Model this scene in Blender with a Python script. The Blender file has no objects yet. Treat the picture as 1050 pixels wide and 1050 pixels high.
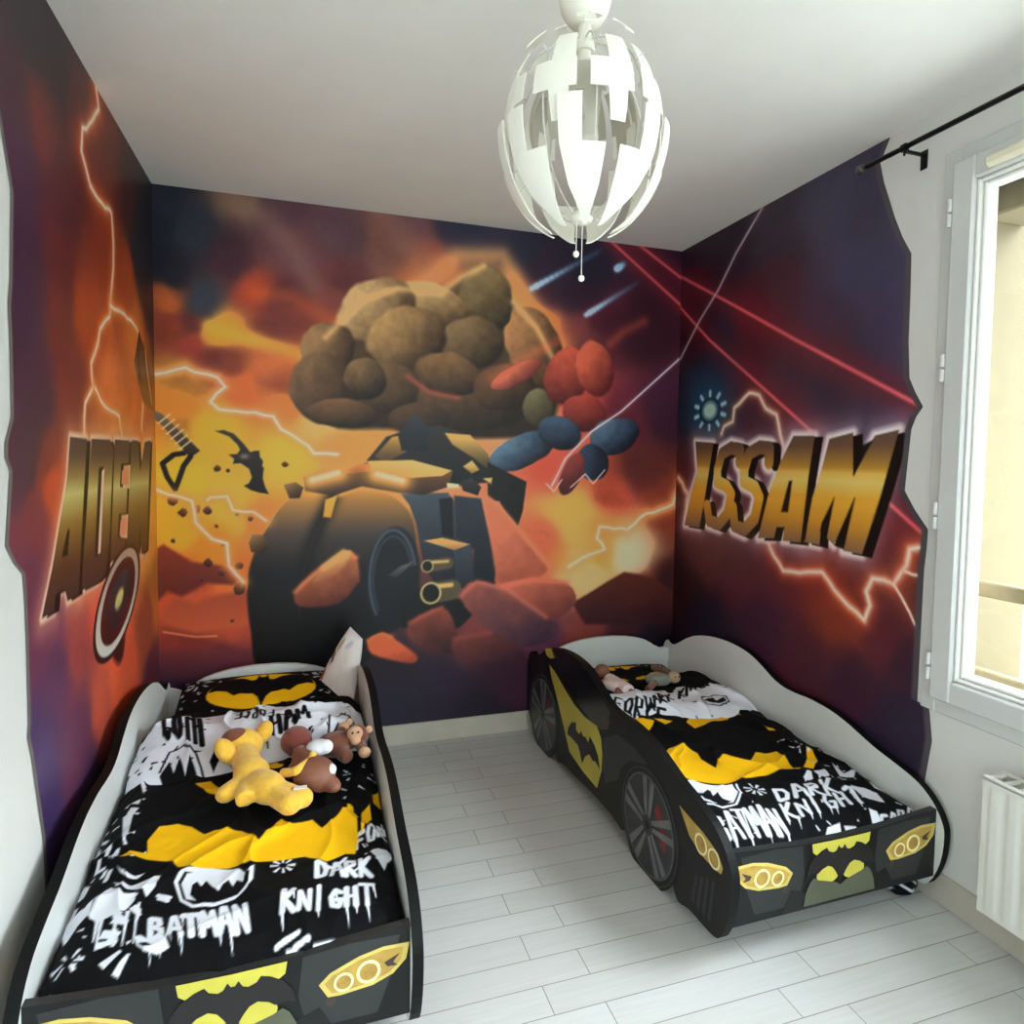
import bpy, math, random
import numpy as np
from mathutils import Vector, Matrix

# ------------------------------------------------------------------ view, light, exposure
SC = bpy.context.scene
COL = SC.collection
LEFT, RIGHT, BACK, FRONT, CEIL = -0.615, 1.892, 3.182, -1.95, 2.5

def make_camera():
    yaw, pitch, roll = 0.3212, 0.0539, -0.0144
    fwd = Vector((math.sin(yaw)*math.cos(pitch), math.cos(yaw)*math.cos(pitch), -math.sin(pitch)))
    right = Vector((math.cos(yaw), -math.sin(yaw), 0))
    down = -right.cross(fwd)
    r2 = right*math.cos(roll) + down*math.sin(roll)
    d2 = -right*math.sin(roll) + down*math.cos(roll)
    m = Matrix((r2, -d2, -fwd)).transposed().to_4x4()
    m.translation = (0, 0, 1.3794)
    cd = bpy.data.cameras.new('camera')
    cd.sensor_width = 36.0
    cd.lens = 36.0*683.55/1050
    cd.shift_x, cd.shift_y = -0.0178, -0.0157
    cd.clip_start = 0.02
    co = bpy.data.objects.new('camera', cd)
    co.matrix_world = m
    COL.objects.link(co)
    SC.camera = co
make_camera()

SC.view_settings.view_transform = 'Standard'
SC.view_settings.look = 'None'
SC.view_settings.gamma = 1.0
SC.view_settings.use_curve_mapping = False
SC.view_settings.exposure = 0.42
SC.cycles.use_denoising = True
SC.cycles.max_bounces = 10
SC.cycles.diffuse_bounces = 7
SC.cycles.transparent_max_bounces = 12
SC.cycles.sample_clamp_indirect = 6.0

WORLD_STRENGTH = 6.8
def make_world():
    w = bpy.data.worlds.new('overcast_sky')
    SC.world = w
    w.use_nodes = True
    nt = w.node_tree
    nt.nodes.clear()
    out = nt.nodes.new('ShaderNodeOutputWorld')
    bg = nt.nodes.new('ShaderNodeBackground')
    tc = nt.nodes.new('ShaderNodeTexCoord')
    sx = nt.nodes.new('ShaderNodeSeparateXYZ')
    rp = nt.nodes.new('ShaderNodeValToRGB')
    mp = nt.nodes.new('ShaderNodeMapRange')
    mp.inputs['From Min'].default_value = -1.0
    rp.color_ramp.elements[0].position = 0.40
    rp.color_ramp.elements[0].color = (0.60, 0.64, 0.66, 1)
    rp.color_ramp.elements[1].position = 0.54
    rp.color_ramp.elements[1].color = (0.50, 0.56, 0.62, 1)
    zen = rp.color_ramp.elements.new(0.90)
    zen.color = (1.9, 2.1, 2.35, 1)
    bg.inputs['Strength'].default_value = WORLD_STRENGTH
    nt.links.new(tc.outputs['Generated'], sx.inputs[0])
    nt.links.new(sx.outputs['Z'], mp.inputs['Value'])
    nt.links.new(mp.outputs['Result'], rp.inputs['Fac'])
    nt.links.new(rp.outputs['Color'], bg.inputs['Color'])
    nt.links.new(bg.outputs[0], out.inputs[0])
make_world()

def area_light(name, loc, direction, sx, sy, power, color, portal=False):
    ld = bpy.data.lights.new(name, 'AREA')
    ld.shape = 'RECTANGLE'
    ld.size, ld.size_y, ld.energy, ld.color = sx, sy, power, color
    if portal:
        ld.cycles.is_portal = True
    o = bpy.data.objects.new(name, ld)
    o.location = loc
    o.rotation_euler = Vector(direction).to_track_quat('-Z', 'Y').to_euler()
    COL.objects.link(o)
    return o
# daylight: sky through the window, plus an unseen door and window added for light
area_light('window_portal', (RIGHT+0.40, 0.87, 1.47), (-1, 0, 0), 1.40, 1.64, 1, (1, 1, 1), portal=True)
area_light('added_door_portal', (0.825, FRONT-0.14, 1.08), (0, 1, 0), 1.35, 2.1, 1, (1, 1, 1), portal=True)
area_light('window_portal', (RIGHT+0.40, -0.915, 1.47), (-1, 0, 0), 1.40, 1.64, 1, (1, 1, 1), portal=True)
def sun(direction, strength, angle, color):
    ld = bpy.data.lights.new('hazy_sun', 'SUN')
    ld.energy, ld.angle, ld.color = strength, math.radians(angle), color
    o = bpy.data.objects.new('hazy_sun', ld)
    o.rotation_euler = Vector(direction).to_track_quat('-Z', 'Y').to_euler()
    o.location = (5, -1, 5)
    COL.objects.link(o)
sun((-0.86, 0.42, -0.64), 4.5, 40, (0.88, 0.95, 1.0))

# ------------------------------------------------------------------ helpers
def lin(c):
    c = np.asarray(c, float)/255.0
    return np.where(c <= 0.04045, c/12.92, ((c+0.055)/1.055)**2.4)

def mat(name, rgb, rough=0.6, metal=0.0, vary=0.06, scale=30.0, bump=0.0, bscale=200.0, spec=0.5, coat=0.0, sheen=0.0):
    m = bpy.data.materials.new(name)
    m.use_nodes = True
    nt = m.node_tree
    b = nt.nodes['Principled BSDF']
    b.inputs['Roughness'].default_value = rough
    b.inputs['Metallic'].default_value = metal
    b.inputs['Specular IOR Level'].default_value = spec
    b.inputs['Coat Weight'].default_value = coat
    b.inputs['Sheen Weight'].default_value = sheen
    c = lin(rgb)
    tc = nt.nodes.new('ShaderNodeTexCoord')
    nz = nt.nodes.new('ShaderNodeTexNoise')
    nz.inputs['Scale'].default_value = scale
    nz.inputs['Detail'].default_value = 4
    rp = nt.nodes.new('ShaderNodeValToRGB')
    rp.color_ramp.elements[0].position = 0.3
    rp.color_ramp.elements[1].position = 0.7
    rp.color_ramp.elements[0].color = (*np.clip(c*(1-vary), 0, 1), 1)
    rp.color_ramp.elements[1].color = (*np.clip(c*(1+vary), 0, 1), 1)
    nt.links.new(tc.outputs['Object'], nz.inputs['Vector'])
    nt.links.new(nz.outputs['Fac'], rp.inputs['Fac'])
    nt.links.new(rp.outputs['Color'], b.inputs['Base Color'])
    if bump:
        n2 = nt.nodes.new('ShaderNodeTexNoise')
        n2.inputs['Scale'].default_value = bscale
        n2.inputs['Detail'].default_value = 3
        bp = nt.nodes.new('ShaderNodeBump')
        bp.inputs['Strength'].default_value = bump
        bp.inputs['Distance'].default_value = 0.004
        nt.links.new(tc.outputs['Object'], n2.inputs['Vector'])
        nt.links.new(n2.outputs['Fac'], bp.inputs['Height'])
        nt.links.new(bp.outputs['Normal'], b.inputs['Normal'])
    return m

def mat_print(name, rough=0.6, bump=0.0, bscale=300.0, sheen=0.0, spec=0.3):
    """a printed or painted surface: the colours of the picture are stored on the mesh"""
    m = bpy.data.materials.new(name)
    m.use_nodes = True
    nt = m.node_tree
    b = nt.nodes['Principled BSDF']
    b.inputs['Roughness'].default_value = rough
    b.inputs['Sheen Weight'].default_value = sheen
    b.inputs['Specular IOR Level'].default_value = spec
    a = nt.nodes.new('ShaderNodeVertexColor')
    a.layer_name = 'paint'
    nt.links.new(a.outputs['Color'], b.inputs['Base Color'])
    if bump:
        tc = nt.nodes.new('ShaderNodeTexCoord')
        n2 = nt.nodes.new('ShaderNodeTexNoise')
        n2.inputs['Scale'].default_value = bscale
        bp = nt.nodes.new('ShaderNodeBump')
        bp.inputs['Strength'].default_value = bump
        bp.inputs['Distance'].default_value = 0.003
        nt.links.new(tc.outputs['Object'], n2.inputs['Vector'])
        nt.links.new(n2.outputs['Fac'], bp.inputs['Height'])
        nt.links.new(bp.outputs['Normal'], b.inputs['Normal'])
    return m

def tag(o, label=None, cat=None, group=None, kind=None):
    if label: o['label'] = label
    if cat: o['category'] = cat
    if group: o['group'] = group
    if kind: o['kind'] = kind
    return o

def empty(name, loc=(0, 0, 0), rz=0.0):
    o = bpy.data.objects.new(name, None)
    o.location = loc
    o.rotation_euler = (0, 0, rz)
    o.empty_display_size = 0.05
    COL.objects.link(o)
    return o

def copy_tree(o, parent=None):
    c = o.copy()
    COL.objects.link(c)
    if parent is not None:
        c.parent = parent
    for ch in list(o.children):
        copy_tree(ch, c)
    return c

def smooth_closed(pts, n=3):
    out = []
    N = len(pts)
    for i in range(N):
        p0, p1, p2, p3 = [np.array(pts[(i+k) % N]) for k in (-1, 0, 1, 2)]
        for k in range(n):
            t = k/n
            out.append(tuple(0.5*((2*p1)+(-p0+p2)*t+(2*p0-5*p1+4*p2-p3)*t*t+(-p0+3*p1-3*p2+p3)*t**3)))
    return out

class MB:
    """collects shapes and links them as ONE mesh object"""
    def __init__(self):
        self.v, self.f, self.m = [], [], []
    def add(self, vs, fs, mi=0):
        k = len(self.v)
        self.v += [tuple(p) for p in vs]
        self.f += [tuple(i+k for i in f) for f in fs]
        self.m += [mi]*len(fs) if isinstance(mi, int) else list(mi)
        return self
    def box(self, a, b, mi=0, bev=0.0):
        x0, y0, z0 = a; x1, y1, z1 = b
        if bev <= 0:
            vs = [(x, y, z) for z in (z0, z1) for y in (y0, y1) for x in (x0, x1)]
            return self.add(vs, [(0,2,3,1),(4,5,7,6),(0,1,5,4),(2,6,7,3),(0,4,6,2),(1,3,7,5)], mi)
        e = bev
        vs = []; idx = {}
        def vid(p):
            p = tuple(round(c, 6) for c in p)
            if p not in idx: idx[p] = len(vs); vs.append(p)
            return idx[p]
        X, Y, Z = (x0, x1), (y0, y1), (z0, z1)
        ins = lambda t, k: t[k] + (e if k == 0 else -e)
        fs = []
        for k in (0, 1):
            q = [(X[k], ins(Y, a_), ins(Z, b_)) for a_, b_ in ((0,0),(1,0),(1,1),(0,1))]
            fs.append([vid(p) for p in (q if k else q[::-1])])
            q = [(ins(X, a_), Y[k], ins(Z, b_)) for a_, b_ in ((0,0),(1,0),(1,1),(0,1))]
            fs.append([vid(p) for p in (q[::-1] if k else q)])
            q = [(ins(X, a_), ins(Y, b_), Z[k]) for a_, b_ in ((0,0),(1,0),(1,1),(0,1))]
            fs.append([vid(p) for p in (q if k else q[::-1])])
        for i in (0, 1):
            for j in (0, 1):
                fs.append([vid((X[i], ins(Y, j), ins(Z, 0))), vid((X[i], ins(Y, j), ins(Z, 1))), vid((ins(X, i), Y[j], ins(Z, 1))), vid((ins(X, i), Y[j], ins(Z, 0)))])
                fs.append([vid((X[i], ins(Y, 0), ins(Z, j))), vid((X[i], ins(Y, 1), ins(Z, j))), vid((ins(X, i), ins(Y, 1), Z[j])), vid((ins(X, i), ins(Y, 0), Z[j]))])
                fs.append([vid((ins(X, 0), Y[i], ins(Z, j))), vid((ins(X, 1), Y[i], ins(Z, j))), vid((ins(X, 1), ins(Y, i), Z[j])), vid((ins(X, 0), ins(Y, i), Z[j]))])
                for l in (0, 1):
                    fs.append([vid((X[i], ins(Y, j), ins(Z, l))), vid((ins(X, i), Y[j], ins(Z, l))), vid((ins(X, i), ins(Y, j), Z[l]))])
        return self.add(vs, fs, mi)
    def prism(self, pts, fn, w0, w1, m_lo=0, m_hi=0, m_edge=0):
        n = len(pts)
        vs = [fn(u, v, w0) for u, v in pts] + [fn(u, v, w1) for u, v in pts]
        fs = [tuple(range(n))[::-1], tuple(range(n, 2*n))] + [(i, (i+1) % n, n+(i+1) % n, n+i) for i in range(n)]
        return self.add(vs, fs, [m_lo, m_hi]+[m_edge]*n)
    def tube(self, path, r, mi=0, n=10, cap=True):
        path = [Vector(p) for p in path]
        rs = r if isinstance(r, (list, tuple)) else [r]*len(path)
        vs, fs = [], []
        up = None
        for i, p in enumerate(path):
            d = (path[min(i+1, len(path)-1)] - path[max(i-1, 0)]).normalized()
            if up is None:
                up = d.orthogonal().normalized()
            up = (up - d*up.dot(d))
            up = up.normalized() if up.length > 1e-6 else d.orthogonal().normalized()
            s = d.cross(up)
            for k in range(n):
                a = 2*math.pi*k/n
                vs.append(p + (up*math.cos(a) + s*math.sin(a))*rs[i])
        for i in range(len(path)-1):
            for k in range(n):
                fs.append((i*n+k, i*n+(k+1) % n, (i+1)*n+(k+1) % n, (i+1)*n+k))
        if cap:
            fs.append(tuple(range(n))[::-1]); fs.append(tuple(range((len(path)-1)*n, len(path)*n)))
        return self.add(vs, fs, mi)
    def lathe(self, prof, c=(0, 0, 0), mi=0, n=32, axis='z'):
        vs, fs = [], []
        for r, z in prof:
            for k in range(n):
                a = 2*math.pi*k/n
                p = (r*math.cos(a), r*math.sin(a), z)
                if axis == 'x': p = (z, p[0], p[1])
                if axis == 'y': p = (p[0], z, p[1])
                vs.append((p[0]+c[0], p[1]+c[1], p[2]+c[2]))
        for i in range(len(prof)-1):
            for k in range(n):
                fs.append((i*n+k, i*n+(k+1) % n, (i+1)*n+(k+1) % n, (i+1)*n+k))
        return self.add(vs, fs, mi)
    def ell(self, c, r, rot=(0, 0, 0), mi=0, nu=20, nv=12):
        from mathutils import Euler
        R_ = Euler(rot).to_matrix()
        vs, fs = [], []
        for j in range(nv+1):
            t = math.pi*j/nv
            for i in range(nu):
                a = 2*math.pi*i/nu
                p = R_ @ Vector((r[0]*math.sin(t)*math.cos(a), r[1]*math.sin(t)*math.sin(a), r[2]*math.cos(t)))
                vs.append(p + Vector(c))
        for j in range(nv):
            for i in range(nu):
                fs.append((j*nu+i, (j+1)*nu+i, (j+1)*nu+(i+1) % nu, j*nu+(i+1) % nu))
        return self.add(vs, fs, mi)
    def build(self, name, mats, parent=None, smooth=False, weld=False):
        me = bpy.data.meshes.new(name)
        me.from_pydata(self.v, [], self.f)
        mats = mats if isinstance(mats, (list, tuple)) else [mats]
        for m in mats:
            me.materials.append(m)
        me.polygons.foreach_set('material_index', self.m)
        if smooth:
            me.polygons.foreach_set('use_smooth', [True]*len(self.f))
        import bmesh
        bm = bmesh.new(); bm.from_mesh(me)
        if weld:
            bmesh.ops.remove_doubles(bm, verts=bm.verts, dist=1e-5)
        bmesh.ops.recalc_face_normals(bm, faces=bm.faces)
        bm.to_mesh(me); bm.free()
        me.update()
        o = bpy.data.objects.new(name, me)
        COL.objects.link(o)
        if parent is not None:
            o.parent = parent
        return o

def sharp(o, angle=35):
    """smooth shading that keeps hard edges"""
    me = o.data
    me.polygons.foreach_set('use_smooth', [True]*len(me.polygons))
    import bmesh
    bm = bmesh.new(); bm.from_mesh(me)
    for e in bm.edges:
        if len(e.link_faces) == 2 and e.calc_face_angle(0) > math.radians(angle):
            e.smooth = False
    bm.to_mesh(me); bm.free()
    return o

def grid_mesh(name, P, colors, material, parent=None, closed_bottom=None, smooth=True):
    """P: (rows, cols, 3) vertex positions; colors: (rows, cols, 3) linear; an optional floor z closes it into a solid"""
    nr, nc = P.shape[:2]
    V = P.reshape(-1, 3)
    idx = np.arange(nr*nc).reshape(nr, nc)
    q = np.stack([idx[:-1, :-1], idx[:-1, 1:], idx[1:, 1:], idx[1:, :-1]], -1).reshape(-1, 4)
    C = colors.reshape(-1, 3)
    if closed_bottom is not None:
        ring = np.concatenate([idx[0, :], idx[1:, -1], idx[-1, -2::-1], idx[-2:0:-1, 0]])
        low = V[ring].copy()
        low[:, 2] = closed_bottom
        cen = V.mean(0); cen[2] = closed_bottom
        k = len(V)
        V = np.concatenate([V, low, cen[None]]); C = np.concatenate([C, C[ring], C[ring][:1]])
        n = len(ring); lo = np.arange(n)+k
        side = np.stack([ring, lo, np.roll(lo, -1), np.roll(ring, -1)], -1)
        bot = np.stack([lo, np.full(n, k+n), np.full(n, k+n), np.roll(lo, -1)], -1)
        tris = np.stack([lo, np.full(n, k+n), np.roll(lo, -1)], -1)
        q = np.concatenate([q, side])
    else:
        tris = np.zeros((0, 3), int)
    me = bpy.data.meshes.new(name)
    me.vertices.add(len(V)); me.vertices.foreach_set('co', V.astype(np.float32).ravel())
    loops = np.concatenate([q.ravel(), tris.ravel()]).astype(np.int32)
    me.loops.add(len(loops)); me.loops.foreach_set('vertex_index', loops)
    starts = np.concatenate([np.arange(len(q))*4, len(q)*4+np.arange(len(tris))*3]).astype(np.int32)
    me.polygons.add(len(starts)); me.polygons.foreach_set('loop_start', starts)
    if smooth:
        me.polygons.foreach_set('use_smooth', np.ones(len(starts), bool))
    at = me.color_attributes.new('paint', 'FLOAT_COLOR', 'POINT')
    at.data.foreach_set('color', np.concatenate([np.clip(C, 0, 1), np.ones((len(C), 1))], 1).astype(np.float32).ravel())
    me.materials.append(material)
    me.update(calc_edges=True)
    me.validate()
    o = bpy.data.objects.new(name, me)
    COL.objects.link(o)
    if parent is not None:
        o.parent = parent
    return o

# --- small raster painter working on arrays of surface coordinates (metres)
def vnoise(x, y, seed=0):
    xi, yi = np.floor(x).astype(np.int64), np.floor(y).astype(np.int64)
    xf, yf = x-xi, y-yi
    def h(a, b):
        n = (a*374761393 + b*668265263 + seed*1442695041) & 0x7fffffff
        n = ((n ^ (n >> 13))*1274126177) & 0x7fffffff
        n = n ^ (n >> 16)
        return (n & 0xffff)/65535.0
    u, v = xf*xf*xf*(xf*(xf*6-15)+10), yf*yf*yf*(yf*(yf*6-15)+10)
    return (h(xi, yi)*(1-u)+h(xi+1, yi)*u)*(1-v) + (h(xi, yi+1)*(1-u)+h(xi+1, yi+1)*u)*v
def fbm(x, y, seed=0, octs=4):
    s, a, t = 0, 0.5, 0
    for k in range(octs):
        s = s + a*vnoise(x*2**k+17.3*k, y*2**k-9.1*k, seed+k); t += a; a *= 0.5
    return s/t - 0.5

class Canvas:
    def __init__(self, X, Y, base):
        self.X, self.Y = X.ravel(), Y.ravel()
        self.c = np.empty((self.X.size, 3)); self.c[:] = base
    def _sel(self, x0, x1, y0, y1):
        return np.nonzero((self.X >= x0) & (self.X <= x1) & (self.Y >= y0) & (self.Y <= y1))[0]
    @staticmethod
    def _dist(x, y, pts, closed):
        d = np.full(x.shape, 1e9); n = len(pts)
        for i in range(n if closed else n-1):
            ax, ay = pts[i]; bx, by = pts[(i+1) % n]
            vx, vy = bx-ax, by-ay
            L2 = vx*vx+vy*vy+1e-12
            t = np.clip(((x-ax)*vx+(y-ay)*vy)/L2, 0, 1)
            d = np.minimum(d, (x-ax-t*vx)**2+(y-ay-t*vy)**2)
        return np.sqrt(d)
    @staticmethod
    def _inside(x, y, pts):
        ins = np.zeros(x.shape, bool); n = len(pts)
        for i in range(n):
            ax, ay = pts[i]; bx, by = pts[(i+1) % n]
            if ay == by: continue
            ins ^= ((ay > y) != (by > y)) & (x < (bx-ax)*(y-ay)/(by-ay)+ax)
        return ins
    def blend(self, s, col, a):
        self.c[s] = self.c[s]*(1-a[:, None]) + np.asarray(col, float)*a[:, None]
    def poly(self, pts, c0, c1=None, d=(0, -1), soft=0.004, a=1.0, stops=None, tex=0.0):
        p = np.array(pts); m = soft*2+0.004
        s = self._sel(p[:, 0].min()-m, p[:, 0].max()+m, p[:, 1].min()-m, p[:, 1].max()+m)
        if not len(s): return self
        x, y = self.X[s], self.Y[s]
        sd = self._dist(x, y, pts, True)*np.where(self._inside(x, y, pts), 1, -1)
        al = np.clip(0.5+sd/soft, 0, 1)*a
        if stops is not None:
            zs = [q[0] for q in stops]
            col = np.stack([np.interp(y, zs, [q[1][k] for q in stops]) for k in range(3)], -1)
        elif c1 is not None:
            g = x*d[0]+y*d[1]; pg = p[:, 0]*d[0]+p[:, 1]*d[1]
            t = np.clip((g-pg.min())/max(pg.max()-pg.min(), 1e-6), 0, 1)
            if tex: t = np.clip(t + tex*fbm(x*14, y*14, 5), 0, 1)
            col = np.asarray(c0, float)*(1-t[:, None])+np.asarray(c1, float)*t[:, None]
        else:
            col = c0
        self.blend(s, col, al)
        return self
    def ell(self, c, rx, ry, col, ang=0.0, soft=0.004, a=1.0, col2=None):
        ca, sa = math.cos(math.radians(ang)), math.sin(math.radians(ang))
        pts = [(c[0]+rx*math.cos(t)*ca-ry*math.sin(t)*sa, c[1]+rx*math.cos(t)*sa+ry*math.sin(t)*ca) for t in np.linspace(0, 2*math.pi, 28, endpoint=False)]
        return self.poly(pts, col, col2, soft=soft, a=a)
    def stroke(self, pts, w, col, soft=0.004, a=1.0, glow=0.0, gcol=None, ga=0.6, closed=False):
        p = np.array(pts); m = max(w, glow*2.4)+soft
        s = self._sel(p[:, 0].min()-m, p[:, 0].max()+m, p[:, 1].min()-m, p[:, 1].max()+m)
        if not len(s): return self
        dd = self._dist(self.X[s], self.Y[s], pts, closed)
        if glow:
            self.blend(s, gcol, ga*np.exp(-(dd/glow)**2))
        if w > 0:
            self.blend(s, col, a*np.clip(0.5+(w/2-dd)/soft, 0, 1))
        return self
    def taper(self, p0, p1, w0, w1, col, soft=0.003):
        a, b = np.array(p0), np.array(p1); n = np.array([-(b-a)[1], (b-a)[0]]); n = n/(np.linalg.norm(n)+1e-9)
        return self.poly([tuple(a+n*w0/2), tuple(b+n*w1/2), tuple(b-n*w1/2), tuple(a-n*w0/2)], col, soft=soft)
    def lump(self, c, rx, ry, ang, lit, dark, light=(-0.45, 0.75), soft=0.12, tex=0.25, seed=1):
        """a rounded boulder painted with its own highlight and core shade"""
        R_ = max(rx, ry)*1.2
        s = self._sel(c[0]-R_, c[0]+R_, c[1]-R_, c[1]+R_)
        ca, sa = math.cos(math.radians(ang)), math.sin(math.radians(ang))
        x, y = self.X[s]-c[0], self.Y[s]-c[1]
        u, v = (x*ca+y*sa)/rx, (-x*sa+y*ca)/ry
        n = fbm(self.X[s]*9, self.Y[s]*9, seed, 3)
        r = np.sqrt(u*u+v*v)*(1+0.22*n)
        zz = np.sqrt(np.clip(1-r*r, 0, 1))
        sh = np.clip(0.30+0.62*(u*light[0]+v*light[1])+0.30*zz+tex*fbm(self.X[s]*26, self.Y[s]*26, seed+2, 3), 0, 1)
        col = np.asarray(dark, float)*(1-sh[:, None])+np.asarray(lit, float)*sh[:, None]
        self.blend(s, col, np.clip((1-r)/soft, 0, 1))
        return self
    def glow(self, c, rx, ry, col, a):
        s = self._sel(c[0]-2.5*rx, c[0]+2.5*rx, c[1]-2.5*ry, c[1]+2.5*ry)
        self.blend(s, col, a*np.exp(-((self.X[s]-c[0])/rx)**2-((self.Y[s]-c[1])/ry)**2))
        return self
    def field(self, pts, cols, power=2.2, eps=0.03):
        """smooth blend of colour samples"""
        num = np.zeros_like(self.c); den = np.zeros(len(self.c))
        wx = self.X + 0.10*fbm(self.X*4, self.Y*4, 21, 3); wy = self.Y + 0.10*fbm(self.X*4, self.Y*4, 47, 3)
        for (px, py), c in zip(pts, cols):
            w = 1.0/((wx-px)**2+(wy-py)**2+eps**2)**power
            num += w[:, None]*np.asarray(c, float); den += w
        self.c = num/den[:, None]
        return self
    def bolt(self, pts, w=0.008, amp=0.006, seed=0, col=(255, 243, 222), gcol=(240, 160, 80), glow=0.03, ga=0.55):
        rnd = random.Random(seed); out = []
        for (ax, ay), (bx, by) in zip(pts[:-1], pts[1:]):
            L = math.hypot(bx-ax, by-ay); n = max(1, int(L/0.035))
            for k in range(n):
                t = k/n
                j = 0 if k == 0 else amp
                out.append((ax+(bx-ax)*t+rnd.uniform(-j, j), ay+(by-ay)*t+rnd.uniform(-j, j)))
        out.append(pts[-1])
        self.stroke(out, 0, col, glow=glow, gcol=gcol, ga=ga)
        self.stroke(out, 0, col, glow=w*1.6, gcol=col, ga=0.45)
        return self.stroke(out, w, col, soft=0.006)

M = {}
M['plaster'] = mat('white_plaster', (224, 224, 221), 0.85, vary=0.02, scale=6, bump=0.12, bscale=160)
M['ceiling'] = mat('ceiling_plaster', (238, 237, 232), 0.9, vary=0.02, scale=5, bump=0.1, bscale=120)
M['white_paint'] = mat('white_gloss_paint', (228, 228, 224), 0.35, vary=0.02)
M['pvc'] = mat('white_window_pvc', (212, 213, 213), 0.35, vary=0.015)
M['black_rod'] = mat('black_metal', (22, 21, 26), 0.4, 0.4)
M['grey_metal'] = mat('brushed_grey_metal', (120, 120, 120), 0.35, 0.9)
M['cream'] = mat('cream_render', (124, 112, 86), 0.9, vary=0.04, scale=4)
M['cream_wood'] = mat('cream_painted_wood', (140, 122, 88), 0.6)
M['skirting'] = mat('pale_skirting_tile', (196, 189, 175), 0.45, vary=0.06, scale=8)
M['shade'] = mat('lamp_white_plastic', (243, 240, 230), 0.4, vary=0.01)
M['vent'] = mat('cream_vent_plastic', (236, 230, 206), 0.45)
# ------------------------------------------------------------------ the room
def floor_material():
    m = bpy.data.materials.new('pale_plank_tiles')
    m.use_nodes = True
    nt = m.node_tree; b = nt.nodes['Principled BSDF']
    tc = nt.nodes.new('ShaderNodeTexCoord')
    mp = nt.nodes.new('ShaderNodeMapping')
    mp.inputs['Location'].default_value = (-0.577, -1.674+0.0965, 0)
    br = nt.nodes.new('ShaderNodeTexBrick')
    br.offset = 0.766; br.offset_frequency = 2; br.squash_frequency = 2
    br.inputs['Scale'].default_value = 1.0
    br.inputs['Brick Width'].default_value = 0.589
    br.inputs['Row Height'].default_value = 0.0965
    br.inputs['Mortar Size'].default_value = 0.0013
    br.inputs['Mortar Smooth'].default_value = 0.3
    br.inputs['Bias'].default_value = 0.0
    br.inputs['Color1'].default_value = (*lin((199, 199, 197)), 1)
    br.inputs['Color2'].default_value = (*lin((206, 206, 205)), 1)
    br.inputs['Mortar'].default_value = (*lin((128, 124, 118)), 1)
    st = nt.nodes.new('ShaderNodeMapping'); st.inputs['Scale'].default_value = (2.5, 40, 1)
    nz = nt.nodes.new('ShaderNodeTexNoise'); nz.inputs['Scale'].default_value = 2.0; nz.inputs['Detail'].default_value = 6
    rp = nt.nodes.new('ShaderNodeValToRGB')
    rp.color_ramp.elements[0].position = 0.3; rp.color_ramp.elements[0].color = (0.93, 0.92, 0.91, 1)
    rp.color_ramp.elements[1].position = 0.7; rp.color_ramp.elements[1].color = (1, 1, 1, 1)
    mx = nt.nodes.new('ShaderNodeMix'); mx.data_type = 'RGBA'; mx.blend_type = 'MULTIPLY'; mx.inputs[0].default_value = 1.0
    L = nt.links.new
    L(tc.outputs['Object'], mp.inputs['Vector']); L(mp.outputs[0], br.inputs['Vector'])
    L(tc.outputs['Object'], st.inputs['Vector']); L(st.outputs[0], nz.inputs['Vector'])
    L(nz.outputs['Fac'], rp.inputs['Fac'])
    L(br.outputs['Color'], mx.inputs[6]); L(rp.outputs['Color'], mx.inputs[7])
    L(mx.outputs[2], b.inputs['Base Color'])
    bp = nt.nodes.new('ShaderNodeBump'); bp.invert = True
    bp.inputs['Strength'].default_value = 0.5; bp.inputs['Distance'].default_value = 0.002
    L(br.outputs['Fac'], bp.inputs['Height']); L(bp.outputs['Normal'], b.inputs['Normal'])
    b.inputs['Roughness'].default_value = 0.42
    b.inputs['Specular IOR Level'].default_value = 0.35
    return m

def structure(name, mb, m, smooth=False):
    return tag(mb.build(name, m, smooth=smooth), kind='structure')

WT = 0.37                                   # outer wall thickness
structure('floor', MB().box((LEFT-0.12, FRONT-0.12, -0.10), (RIGHT+WT, BACK+0.12, 0)), floor_material())
structure('ceiling', MB().box((LEFT-0.12, FRONT-0.12, CEIL), (RIGHT+WT, BACK+0.12, CEIL+0.12)), M['ceiling'])
structure('wall_back', MB().box((LEFT-0.12, BACK, 0), (RIGHT+WT, BACK+0.12, CEIL)), M['plaster'])
structure('wall_left', MB().box((LEFT-0.12, FRONT, 0), (LEFT, BACK, CEIL)), M['plaster'])
DX0, DX1, DZ = 0.15, 1.50, 2.14                      # glazed double door added behind the camera to light the back wall
structure('wall_front', MB().box((LEFT-0.12, FRONT-0.12, 0), (DX0, FRONT, CEIL)).box((DX1, FRONT-0.12, 0), (RIGHT+WT, FRONT, CEIL)).box((DX0, FRONT-0.12, DZ), (DX1, FRONT, CEIL)), M['plaster'])
WY0, WY1, WZ0, WZ1 = 0.16, 1.575, 0.645, 2.305      # window opening
VY0, VY1 = -1.62, -0.21                              # second window added out of view to bring in more light
structure('wall_right', MB()
    .box((RIGHT, FRONT, 0), (RIGHT+WT, VY0, CEIL)).box((RIGHT, VY1, 0), (RIGHT+WT, WY0, CEIL)).box((RIGHT, WY1, 0), (RIGHT+WT, BACK, CEIL))
    .box((RIGHT, WY0, 0), (RIGHT+WT, WY1, WZ0)).box((RIGHT, WY0, WZ1), (RIGHT+WT, WY1, CEIL))
    .box((RIGHT, VY0, 0), (RIGHT+WT, VY1, WZ0)).box((RIGHT, VY0, WZ1), (RIGHT+WT, VY1, CEIL)), M['plaster'])
BB = 0.097
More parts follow.
